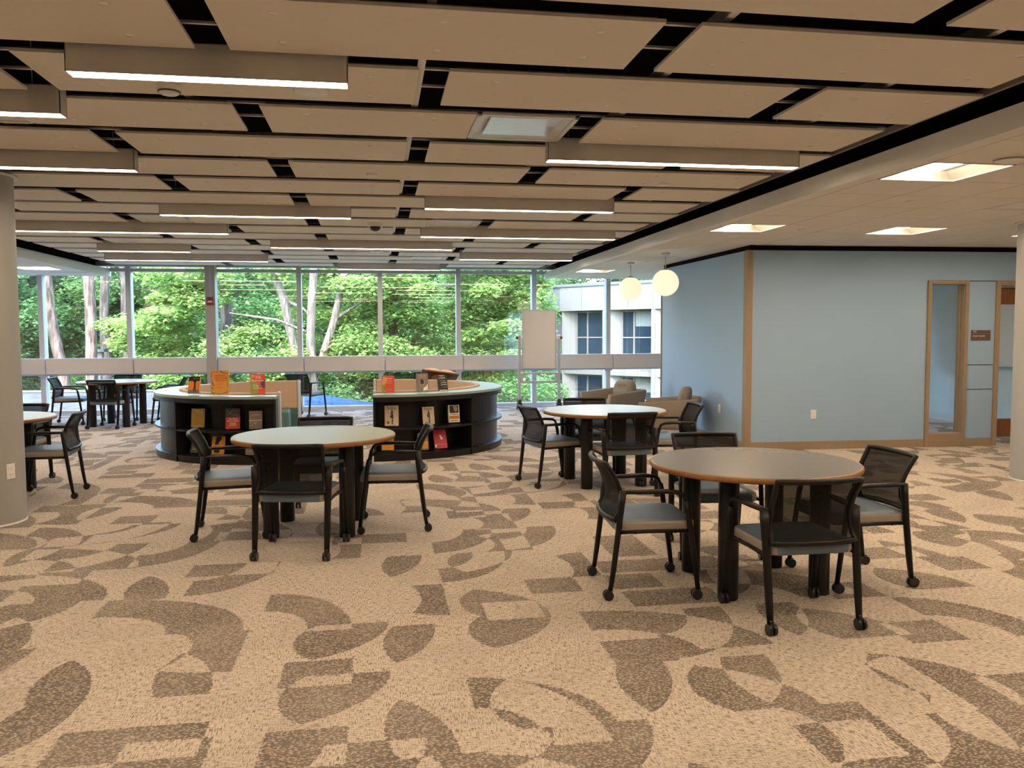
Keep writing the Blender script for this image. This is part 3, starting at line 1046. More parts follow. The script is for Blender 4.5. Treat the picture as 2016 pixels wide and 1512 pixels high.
def make_chair():
    t = thing('mesh_back_chair', 'x', 'chair', group='mesh back chairs')
    # seat: lofted rounded cushion, the flat flanks are tan
    lv = [(.382, .03), (.387, .012), (.395, .002), (.432, 0), (.444, .004), (.453, .018), (.457, .05), (.4585, .10), (.459, .16)]
    top, side = MB(), {-1: MB(), 1: MB()}
    rings = []
    for z, ins in lv:
        rings.append([Vector((x, y + .012, z - .35 * max(0, y - .16) ** 1.5)) for x, y in rrect(.238 - ins, .236 - ins, max(.012, .062 - ins * .4))])
    nn = len(rings[0])
    for i in range(len(lv) - 1):
        for k in range(nn):
            q = [rings[i][k], rings[i][(k + 1) % nn], rings[i + 1][(k + 1) % nn], rings[i + 1][k]]
            mx = (q[0] + q[1]) / 2
            flank = abs(mx.x) > .2 and abs(mx.y - .02) < .235 and i < 4
            (side[1 if mx.x > 0 else -1] if flank else top).add(q, [(0, 1, 2, 3)], True)
    top.add(rings[-1], [tuple(range(nn))], False)
    top.add(rings[0], [tuple(range(nn))[::-1]], False)
    me = top.mesh('seat', 'seat_blue')
    bm = bmesh.new(); bm.from_mesh(me); bmesh.ops.remove_doubles(bm, verts=bm.verts, dist=.0005); bmesh.ops.recalc_face_normals(bm, faces=bm.faces); bm.to_mesh(me); bm.free()
    obj('seat', me, t)
    for s in (-1, 1):
        side[s].build('seat_side', 'seat_tan', t)
    # mesh back and its frame
    nu, nz = 12, 9
    vs = [back_pt(-1 + 2 * i / nu, .455 + .32 * j / nz) for j in range(nz + 1) for i in range(nu + 1)]
    fs = [(j * (nu + 1) + i, j * (nu + 1) + i + 1, (j + 1) * (nu + 1) + i + 1, (j + 1) * (nu + 1) + i) for j in range(nz) for i in range(nu)]
    bo = MB().add(vs, fs, True).build('back_mesh', 'chair_mesh', t)
    loop = [back_pt(-1 + 2 * i / nu, .455) for i in range(nu + 1)] + [back_pt(1, .455 + .32 * j / nz) for j in range(1, nz + 1)]
    loop += [back_pt(1 - 2 * i / nu, .775) for i in range(1, nu + 1)] + [back_pt(-1, .775 - .32 * j / nz) for j in range(1, nz)]
    MB().tube(loop, .0155, 8, flat=(1, .9), closed=True).build('back_frame', 'chair_black', t)
    for s in (-1, 1):
        # rear leg: flat bar rising from the caster to the arm
        MB().tube([(s * .242, -.250, .055), (s * .243, -.232, .18), (s * .245, -.205, .40), (s * .247, -.19, .54), (s * .248, -.182, .622)],
                  [.018, .022, .023, .026, .028], 8, flat=(.75, 1.0)).build('leg', 'chair_black', t)
        # front leg, leaning back and bending over into the arm
        MB().tube([(s * .270, .250, .055), (s * .270, .225, .25), (s * .268, .19, .50), (s * .267, .176, .565)],
                  [.014, .0165, .017, .017], 8).build('leg', 'chair_black', t)
        arm = [(s * .267, .176, .565), (s * .266, .160, .598), (s * .265, .125, .614), (s * .262, .06, .620), (s * .255, -.06, .618), (s * .248, -.195, .616)]
        MB().tube(arm, [.017, .019, .021, .024, .024, .019], 8, flat=(.6, 1.0)).build('armrest', 'chair_black', t)
        MB().tube([(s * .240, -.205, .385), (s * .242, .0, .388), (s * .262, .20, .392)], .011, 8).build('seat_rail', 'chair_black', t)
        for y, x in ((-.255, .242), (.250, .270)):
            w = MB().cyl((s * x - .022, y - .008, .029), (s * x - .006, y - .008, .029), .029, n=14)
            w.cyl((s * x + .006, y - .008, .029), (s * x + .022, y - .008, .029), .029, n=14)
            w.bx(s * x - .010, s * x + .010, y - .02, y + .012, .03, .062)
            w.cyl((s * x, y, .05), (s * x, y, .075), .010, n=8)
            w.build('caster', 'caster_black', t)
    MB().tube([(-.25, -.11, .385), (.25, -.11, .385)], .010, 8).tube([(-.26, .12, .388), (.26, .12, .388)], .010, 8).build('cross_bar', 'chair_black', t)
    return t


ch = make_chair()
CH = [  # x, y, facing degrees (0 = +Y), label
    (2.17, 4.03, 0, 'black mesh chair nearest the camera, back turned to us, at the near right table'),
    (1.555, 4.66, -94, 'black mesh chair on the left side of the near right table'),
    (2.86, 4.60, 91, 'black mesh chair on the right side of the near right table'),
    (2.285, 5.34, 172, 'black mesh chair on the far side of the near right table'),
    (-.545, 5.84, -10, 'black mesh chair with its back to us at the left of centre table'),
    (-1.10, 6.49, -84, 'black mesh chair on the left side of the left of centre table'),
    (.115, 6.50, 88, 'black mesh chair on the right side of the left of centre table'),
    (-.46, 7.02, 178, 'black mesh chair on the far side of the left of centre table'),
    (1.725, 8.07, -77, 'black mesh chair on the left side of the middle right table'),
    (2.28, 7.45, 2, 'black mesh chair with its back to us at the middle right table'),
    (2.93, 7.98, 86, 'black mesh chair on the right side of the middle right table'),
    (2.21, 8.55, 170, 'black mesh chair on the far side of the middle right table'),
    (-5.12, 14.90, -86, 'black mesh chair on the left side of the far window table'),
    (-4.28, 14.17, -11, 'black mesh chair with its back to us at the far window table'),
    (-4.42, 15.42, 180, 'black mesh chair behind the far window table against the glass'),
    (-3.52, 14.86, 94, 'black mesh chair on the right side of the far window table'),
    (-3.06, 8.29, 96, 'black mesh chair beside the left round column, facing left'),
    (-3.66, 9.05, 178, 'black mesh chair barely visible behind the left round column'),
    (-1.30, 15.42, -30, 'lone black mesh chair by the windows between the two bookcases'),
    (.85, 15.0, 170, 'black mesh chair behind the right bookcase next to the open dictionary'),
]
for i, (x, y, a, lb) in enumerate(CH):
    if i == 0:
        ch.location = (x, y, 0); ch.rotation_euler = (0, 0, math.radians(a)); ch['label'] = lb
    else:
        dup(ch, (x, y, 0), math.radians(a), lb)

# ------------------------------------------------------------------ half-ring bookcases with inner benches
BR, BI, TOPZ = 1.60, 1.30, .79


def ring_bookcase(c, mirror, label_case, label_bench):
    """semicircle of shelving opening towards the aisle; mirror=-1 opens to the right (left unit)"""
    a0, a1 = (87, 273) if mirror < 0 else (-95.5, 95.5)
    t = thing('curved_bookcase', label_case, 'bookcase', (c[0], c[1], 0), group='half ring bookcases')
    o = (0, 0)
    MB().sector(o, BI, BR, a0, a1, TOPZ - .03, TOPZ, 56).build('counter_top', 'counter_green', t)
    MB().sector(o, BR - .022, BR - .002, a0, a1, TOPZ - .085, TOPZ - .03, 56).build('fascia', 'shelf_black', t)
    MB().sector(o, BI, BI + .02, a0, a1, .02, TOPZ - .03, 56).build('back_panel', 'shelf_black', t)
    MB().sector(o, BI + .02, BR - .004, a0, a1, .366, .388, 56).build('shelf', 'shelf_black', t)
    MB().sector(o, BI + .02, BR - .004, a0, a1, .062, .082, 56).build('shelf', 'shelf_black', t)
    MB().sector(o, BR - .03, BR - .012, a0, a1, 0, .062, 56).build('kick_plate', 'shelf_black', t)
    for a in ((135, 225) if mirror < 0 else (-48.5, 48.5)):
        e = .42
        MB().sector(o, BI + .01, BR, a - e, a + e, 0, TOPZ - .03, 2).build('upright', 'shelf_black', t)
    MB().sector(o, 1.515, 1.53, *((135, 225) if mirror < 0 else (-48.5, 48.5)), .06, TOPZ - .03, 30).build('side_back_panel', 'shelf_black', t)
    for k, a in enumerate((a0, a1)):
        s = 1 if k == 0 else -1
        MB().sector(o, BI + .005, BR, a, a + s * 1.0, 0, TOPZ - .03, 2).build('end_upright', 'shelf_black', t)
    # upholstered inner screen, bench and pale end panels
    b = thing('curved_bench', label_bench, 'bench', (c[0], c[1], 0), group='benches inside the bookcase rings')
    MB().sector(o, BI - .075, BI - .004, a0, a1, .40, TOPZ + .022, 56).build('backrest', 'uphol_tan', b, bevel=.012)
    MB().sector(o, BI - .075, BI - .004, a0, a1, .0, .40, 56).build('back_base', 'uphol_teal', b)
    for k in range(3):
        MB().sector(o, .78, BI - .08, a0 + 4 + 59.3 * k + .4, a0 + 4 + 59.3 * k + 58.9, .10, .405, 20).build('seat_cushion', 'uphol_teal', b, bevel=.03)
    MB().sector(o, .84, BI - .1, a0 + 1, a1 - 1, 0, .10, 40).build('plinth', 'shelf_black', b)
    for k, a in enumerate((a0, a1)):
        s = 1 if k == 0 else -1
        th = math.radians(a)
        ex = -mirror * .045
        xe = math.cos(th) * (BI - .04)
        x0, x1 = (xe, xe - mirror * .035)
        y0, y1 = (math.sin(th) * (BI - .09), math.sin(th) * (BI - .0))
        MB().bx(min(x0, x1) - .0, max(x0, x1) + .0, min(y0, y1), max(y0, y1), 0, TOPZ + .03).build('end_panel', 'mullion_alu', b, bevel=.006)
    return t


CL, CR_ = (-1.24, 11.35), (.10, 11.35)
MB_case_l = ring_bookcase(CL, -1, 'left curved black bookcase with green top, opening to the right', 'teal and tan bench inside the left bookcase ring')
MB_case_r = ring_bookcase(CR_, 1, 'right curved black bookcase with green top, opening to the left', 'teal and tan bench inside the right bookcase ring')

# ------------------------------------------------------------------ books on display
for nm, c in (('cover_orange', (.75, .22, .03)), ('cover_black', (.012, .010, .010)), ('cover_yellow', (.52, .34, .07)),
              ('cover_red', (.62, .03, .03)), ('cover_sepia', (.30, .23, .17)), ('cover_slate', (.05, .055, .065)),
              ('cover_cream', (.72, .58, .40)), ('cover_crimson', (.60, .045, .06)), ('cover_amber', (.85, .38, .02)),
              ('cover_green', (.32, .36, .05)), ('cover_plum', (.18, .02, .10)), ('cover_scarlet', (.75, .09, .05)),
              ('cover_peach', (.80, .38, .16)), ('cover_white', (.85, .80, .72)), ('cover_grey', (.22, .18, .15)),
              ('ink_red', (.60, .06, .04)), ('ink_white', (.92, .88, .80)), ('ink_dark', (.05, .035, .03)),
              ('ink_tan', (.70, .55, .38)), ('ink_blue', (.10, .14, .24)), ('ink_gold', (.80, .50, .12)),
              ('paper_orange', (.78, .38, .07)), ('page_white', (.86, .80, .68)), ('ink_violet', (.035, .03, .05))):
    mat(nm, c, .35, noise=(25, .10))


def book(x, y, z, w, h, th, yawd, cover, label, lean=16, side='page_white', name='book', stand=True, items=()):
    """leaning book in a wire easel; local front face at y=-th, items are drawn on the cover: (kind, ...)"""
    t = thing(name, label, 'book' if name == 'book' else 'sign', (x, y, z), math.radians(yawd))
    pv = D.objects.new('cover', MB().bx(-w / 2, w / 2, -th, -th + .003, 0, h).bx(-w / 2, w / 2, -.003, 0, 0, h).bx(-w / 2, -w / 2 + .003, -th, 0, 0, h).mesh('cover', cover))
    COL.objects.link(pv); pv.parent = t
    T = Matrix.Translation((0, 0, .012)) @ Matrix.Rotation(math.radians(-lean), 4, 'X')
    pv.matrix_local = T
    pg = MB().bx(-w / 2 + .003, w / 2 - .003, -th + .003, -.003, .003, h - .003).build('pages', side, pv)
    for it in items:
        k = it[0]
        if k == 'rect':            # u0,u1,v0,v1 in cover fractions
            _, u0_, u1_, v0_, v1_, m_ = it[:6]
            dz = it[6] if len(it) > 6 else .0007
            MB().bx((u0_ - .5) * w, (u1_ - .5) * w, -th - dz, -th, v0_ * h, v1_ * h).build('cover_print', m_, pv)
        elif k == 'poly':
            _, pts, m_ = it[:3]
            dz = it[3] if len(it) > 3 else .0010
            n_ = len(pts)
            vs = [((u - .5) * w, -th - dz, v * h) for u, v in pts] + [((u - .5) * w, -th, v * h) for u, v in pts]
            MB().add(vs, [tuple(range(n_)), tuple(range(n_, 2 * n_))[::-1]] + [(i, (i + 1) % n_, n_ + (i + 1) % n_, n_ + i) for i in range(n_)]).build('cover_print', m_, pv)
        elif k == 'line':
            _, pts, wd, m_ = it
            MB().tube([((u - .5) * w, -th - .0012, v * h) for u, v in pts], wd, 5, flat=(1, 1)).build('cover_print', m_, pv)
        elif k == 'text':
            _, s_, u, v, size, m_ = it[:6]
            text(pv, s_, size, m_, Matrix.Translation(((u - .5) * w, -th - .0016, v * h)) @ RX, 'CENTER', .0004, 'title_lettering',
                 it[6] if len(it) > 6 else 1.0)
    if stand:
        st = MB()
        for s in (-1, 1):
            q = s * w * .28
            st.tube([(q, -th - .012, .018), (q, -th - .014, .003), (q, 0, .003), (q, .085, .003)], .0018, 5)
            st.tube([(q, .085, .003), (q * .5, .012 + math.sin(math.radians(lean)) * h * .75, h * .72)], .0018, 5)
        st.tube([(-w * .28, -th - .012, .018), (w * .28, -th - .012, .018)], .0018, 5)
        st.build('wire_easel', 'chrome', t)
    return t


def on_ring(c, deg, r):
    a = math.radians(deg)
    return c[0] + r * math.cos(a), c[1] + r * math.sin(a)


def ringbook(c, deg, r, z, *a, turn=0, **k):
    x, y = on_ring(c, deg, r)
    return book(x, y, z, *a[:3], deg + 90 + turn, *a[3:], **k)


SH1, SH0 = .389, .083
fig = [(.62, .85), (.72, .80), (.70, .66), (.62, .62), (.66, .40), (.70, .12), (.62, .12), (.58, .40), (.50, .12), (.44, .14), (.52, .48), (.50, .64), (.40, .74), (.44, .84), (.55, .80)]
ringbook(CL, -129.3, 1.44, TOPZ, .135, .205, .02, 'cover_orange', 'orange and black book standing on the left end of the left bookcase top', turn=28, lean=14, items=[
    ('rect', 0, 1, .74, 1, 'cover_black'), ('rect', 0, 1, 0, .22, 'cover_grey'), ('poly', fig, 'cover_black', .0014), ('line', [(.4, .88), (.95, .88)], .0015, 'ink_tan')])
pst = ringbook(CL, -113.5, 1.45, TOPZ, .205, .285, .006, 'paper_orange', 'orange heritage month poster in an acrylic stand on the left bookcase', turn=18, lean=6, name='poster_stand', stand=False, side='cover_white', items=[
    ('text', 'HISPANIC', .5, .78, .034, 'ink_red', .85), ('text', 'HERITAGE', .52, .68, .034, 'ink_red', .85), ('text', 'MONTH', .5, .58, .034, 'ink_red', .85),
    ('line', [(.08, .94), (.14, .96), (.2, .93), (.26, .96), (.34, .93), (.42, .955)], .005, 'ink_red'),
    ('rect', .28, .72, .45, .458, 'ink_red'), ('rect', .33, .67, .42, .428, 'ink_red'), ('rect', .30, .70, .30, .308, 'ink_red'), ('rect', .34, .66, .27, .278, 'ink_red'),
    ('line', [(.50, .99), (.62, .91), (.78, .87), (.98, .86)], .004, 'ink_blue'), ('line', [(.55, .97), (.70, .93), (.98, .94)], .0025, 'ink_blue'),
    ('line', [(.03, .62), (.10, .50), (.16, .42)], .004, 'ink_blue'), ('line', [(.02, .48), (.10, .44), (.2, .36)], .003, 'ink_blue'),
    ('line', [(.97, .50), (.90, .38), (.97, .32)], .004, 'ink_blue'), ('line', [(.02, .12), (.12, .08), (.22, .06)], .006, 'ink_blue'),
    ('line', [(.35, .03), (.6, .03), (.8, .08), (.98, .14)], .004, 'ink_blue'), ('line', [(.05, .26), (.10, .30), (.12, .24)], .005, 'ink_red'),
    ('line', [(.80, .66), (.88, .72), (.95, .64)], .004, 'ink_red'), ('line', [(.82, .60), (.9, .56), (.96, .6)], .004, 'ink_red'),
    ('line', [(.03, .92), (.05, .80), (.03, .7)], .004, 'ink_red')])
ringbook(CL, -95.4, 1.44, TOPZ, .165, .245, .022, 'cover_scarlet', 'rainbow coloured book standing on the right end of the left bookcase top', turn=14, lean=12, items=[
    ('poly', [(0, 0), (.45, 0), (.60, .30), (.42, .62), (.0, .62)], 'cover_green'), ('poly', [(.6, .34), (1, .30), (1, .72), (.7, .62)], 'cover_plum'),
    ('rect', .0, .22, .62, .95, 'cover_orange'), ('text', 'Crying', .42, .88, .040, 'ink_white', .9), ('text', 'in the', .55, .78, .026, 'ink_white'), ('text', 'Bathroom', .5, .67, .036, 'ink_white', .9),
    ('text', 'a memoir', .55, .55, .018, 'ink_tan'), ('text', 'Erika L.', .5, .43, .036, 'ink_white', .9), ('text', 'Sanchez', .5, .31, .032, 'ink_white', .95),
    ('line', [(.0, .22), (1, .22)], .001, 'ink_red')])
ringbook(CL, -127.6, 1.43, SH1, .155, .225, .02, 'cover_yellow', 'mustard yellow book on the middle shelf of the left bookcase', turn=30, lean=10, items=[
    ('text', 'IF WE WANT', .5, .90, .022, 'ink_white', .8), ('text', 'TO WIN', .64, .80, .026, 'ink_white', .85), ('line', [(.04, .58), (.96, .58)], .0012, 'cover_sepia'), ('rect', .1, .8, .07, .085, 'ink_white')])
ringbook(CL, -107.7, 1.43, SH1, .16, .24, .03, 'cover_red', 'red and dark photo cover book on the middle shelf of the left bookcase', turn=20, lean=10, items=[
    ('rect', 0, 1, .56, 1, 'cover_black'), ('line', [(.1, .9), (.3, .8), (.5, .92), (.7, .78), (.9, .9)], .004, 'cover_grey'), ('line', [(.1, .7), (.3, .76), (.5, .66), (.75, .7), (.9, .63)], .004, 'cover_grey'),
    ('text', 'The New', .52, .48, .032, 'ink_white', .85), ('text', 'Americans?', .5, .38, .034, 'ink_white', .85), ('rect', .28, .72, .25, .30, 'ink_gold'), ('rect', .3, .74, .19, .23, 'ink_gold'), ('rect', .2, .72, .14, .165, 'ink_gold')])
ringbook(CL, -96.8, 1.43, SH1, .148, .21, .02, 'cover_sepia', 'sepia landscape cover book on the middle shelf of the left bookcase', turn=10, lean=10, items=[
    ('text', 'LA TRAVESIA', .5, .89, .022, 'ink_red', .8), ('text', 'de ENRIQUE', .5, .78, .024, 'ink_tan', .8), ('rect', 0, 1, .44, .50, 'ink_tan'), ('rect', 0, 1, .0, .16, 'cover_grey'), ('poly', [(.4, .26), (.48, .36), (.56, .26)], 'ink_tan'), ('rect', .0, 1, .22, .26, 'cover_grey')])
ringbook(CL, -129.5, 1.43, SH0, .15, .225, .03, 'cover_slate', 'dark slate book leaning on the bottom shelf of the left bookcase', turn=10, lean=22, items=[
    ('rect', .15, .85, .26, .275, 'ink_tan'), ('rect', .2, .8, .19, .2, 'ink_white'), ('rect', .2, .8, .13, .14, 'ink_white'), ('poly', [(.1, .95), (.5, .85), (.9, .97), (.8, .7), (.3, .75)], 'cover_black')])
ringbook(CL, -115.7, 1.44, SH0, .15, .215, .02, 'cover_amber', 'orange silhouette cover book on the bottom shelf of the left bookcase', turn=16, lean=18, items=[
    ('poly', [(.32, .98), (.74, .98), (.74, .82), (.6, .70), (.52, .55), (.3, .50), (.22, .60), (.3, .72)], 'cover_black'), ('rect', .12, .88, .40, .44, 'ink_red'), ('poly', [(.2, .28), (.5, .3), (.7, .18), (.55, .05), (.2, .1)], 'cover_black')])
ringbook(CL, -99, 1.44, SH0, .135, .205, .02, 'cover_grey', 'dark brown book on the bottom shelf of the left bookcase behind the table', turn=8, lean=14, items=[
    ('rect', .1, .9, .6, .63, 'ink_tan'), ('rect', .1, .9, .2, .22, 'ink_tan')])
# right bookcase
ringbook(CR_, -89, 1.46, TOPZ, .145, .205, .028, 'cover_scarlet', 'red and yellow swirl book standing on the left end of the right bookcase top', turn=-6, lean=10, side='cover_peach', items=[
    ('poly', [(0, 0), (.35, 0), (.2, .4), (0, .5)], 'cover_green'), ('poly', [(0, .5), (.2, .4), (.5, .85), (.1, .95)], 'cover_peach'), ('rect', .3, .85, .80, .83, 'ink_white'), ('rect', .25, .85, .66, .685, 'ink_tan'), ('rect', .3, .8, .55, .57, 'ink_tan'), ('rect', .35, .8, .16, .175, 'ink_tan')])
ringbook(CR_, -72.5, 1.45, TOPZ, .145, .225, .018, 'cover_grey', 'dark brown book in a wire easel in the middle of the right bookcase top', turn=-12, lean=14, items=[
    ('text', 'MY BROKEN', .5, .90, .021, 'ink_tan', .85), ('text', 'LANGUAGE', .5, .80, .021, 'ink_tan', .85), ('rect', .25, .75, .24, .72, 'cover_sepia'), ('poly', [(.55, .06), (.95, .08), (.95, .42), (.8, .28), (.6, .22)], 'ink_white'), ('poly', [(.35, .68), (.6, .66), (.64, .45), (.4, .40)], 'cover_black')])
ringbook(CR_, -61.5, 1.45, TOPZ, .125, .20, .018, 'cover_black', 'black lettered book in a wire easel at the right of the right bookcase top', turn=-14, lean=14, items=[
    ('text', 'FINDING', .42, .93, .022, 'ink_white', .8), ('text', 'LATINX', .46, .79, .030, 'ink_white', .8), ('line', [(.2, .6), (.5, .64), (.85, .58)], .002, 'ink_tan'), ('line', [(.3, .48), (.6, .52), (.9, .48)], .003, 'ink_white'), ('line', [(.3, .34), (.6, .40), (.92, .36)], .003, 'ink_white'), ('line', [(.5, .2), (.8, .24), (.95, .2)], .002, 'ink_tan'), ('rect', .1, .95, 0, .06, 'ink_tan')])
boy = [(.50, .80), (.56, .80), (.58, .74), (.62, .62), (.62, .42), (.60, .14), (.66, .12), (.66, .09), (.50, .09), (.52, .40), (.42, .38), (.38, .46), (.42, .60), (.48, .70), (.47, .76)]
ringbook(CR_, -87.5, 1.44, SH1, .165, .245, .026, 'cover_cream', 'cream book with walking boy and shiny squiggle, left on the right bookcase middle shelf', turn=-4, lean=12, items=[
    ('text', 'Solito', .5, .87, .050, 'ink_dark', .95), ('poly', boy, 'ink_violet'), ('line', [(.25, .40), (.5, .58), (.72, .62), (.92, .76)], .0022, 'ink_white'),
    ('line', [(.5, .28), (.7, .36), (.9, .40), (.88, .30), (.6, .20), (.5, .14), (.75, .12), (.95, .10), (.9, .03)], .0028, 'ink_white'), ('line', [(.16, .18), (.24, .22), (.32, .16), (.24, .11), (.16, .18)], .005, 'ink_dark')])
ringbook(CR_, -69.3, 1.44, SH1, .145, .215, .02, 'cover_cream', 'cream book with a walking boy in the centre of the right bookcase middle shelf', turn=-12, lean=14, items=[
    ('text', 'Solito', .5, .88, .044, 'ink_dark', .95), ('poly', boy, 'ink_violet')])
ringbook(CR_, -54.9, 1.44, SH1, .145, .215, .035, 'cover_white', 'white book with orange band and photo, right on the right bookcase middle shelf', turn=-22, lean=8, side='cover_amber', items=[
    ('rect', .12, .92, .54, .97, 'cover_black'), ('poly', [(.45, .95), (.75, .95), (.85, .75), (.7, .58), (.5, .7)], 'cover_sepia'), ('rect', .14, .9, .45, .48, 'ink_dark'), ('rect', .08, .95, .20, .38, 'cover_orange'), ('rect', .2, .85, .09, .12, 'ink_dark')])
ringbook(CR_, -89.5, 1.46, SH0, .145, .20, .02, 'cover_amber', 'bright orange book with red lettering on the right bookcase bottom shelf', turn=-4, lean=18, items=[
    ('rect', .1, .85, .91, .96, 'ink_dark'), ('text', 'STARS', .5, .76, .050, 'ink_red', .8), ('rect', .1, .9, .40, .50, 'ink_dark')])
ringbook(CR_, -72.5, 1.45, SH0, .13, .205, .02, 'cover_sepia', 'brown and yellow book half hidden by a chair on the right bookcase bottom shelf', turn=-8, lean=10, items=[
    ('rect', .0, 1, .10, .52, 'cover_amber'), ('line', [(.2, .6), (.35, .63), (.5, .59), (.65, .63), (.8, .6)], .004, 'ink_white'), ('line', [(.15, .45), (.3, .3), (.45, .45)], .004, 'ink_dark'), ('line', [(.3, .3), (.3, .12)], .004, 'ink_dark')])
ringbook(CR_, -62.7, 1.44, SH0, .165, .235, .02, 'cover_crimson', 'crimson red book with small white emblem on the bottom shelf of the right bookcase', turn=-12, lean=22, items=[
    ('poly', [(.52, .72), (.60, .68), (.64, .58), (.72, .54), (.68, .46), (.58, .44), (.50, .50), (.54, .58), (.44, .62)], 'ink_white'), ('line', [(.02, .2), (.98, .2)], .001, 'ink_white'), ('rect', .04, .16, .05, .20, 'ink_white')])

# dictionary stand with open book on the back of the right bookcase
dx, dy = on_ring(CR_, 56, 1.45)
ds = thing('dictionary_stand', 'wooden book stand on the back of the right bookcase top', 'book stand', (dx, dy, TOPZ), math.radians(6))
MB().bx(-.12, .12, -.10, .12, 0, .012).build('base', 'maple_edge', ds, bevel=.004)
MB().bx(-.075, .055, -.05, .09, .012, .085).build('block', 'maple_edge', ds, bevel=.004)
RB = Matrix.Translation((0, 0, .075)) @ Matrix.Rotation(math.radians(-22), 4, 'X') @ Matrix.Rotation(math.radians(9), 4, 'Y')
MB().bx(-.26, .30, -.16, .16, -.006, .008, RB).build('rest_board', 'dark_wood', ds)
ob = thing('open_dictionary', 'large open dictionary lying on the wooden stand', 'book', (dx, dy, TOPZ), math.radians(6))
for s in (-1, 1):
    m_ = MB(); vs = []
    for i in range(9):
        u = i / 8
        zt = .012 + .030 * math.sin(PI * min(1, u * 1.1)) * (1 - .35 * u) + .008
        for y in (-.15, .15):
            vs += [RB @ Vector((s * u * .235 + .01, y, .010)), RB @ Vector((s * u * .235 + .01, y, .010 + zt))]
    fs = []
    for i in range(8):
        a = i * 4; b = a + 4
        fs += [(a + 1, a + 3, b + 3, b + 1), (a, b, b + 2, a + 2), (a, a + 1, b + 1, b), (a + 2, b + 2, b + 3, a + 3)]
    fs += [(0, 2, 3, 1), (32, 33, 35, 34)]
    m_.add(vs, fs).build('page_block', 'page_white', ob)
MB().bx(-.245, .265, -.16, .16, .009, .013, RB).build('cover', 'cover_red', ob)


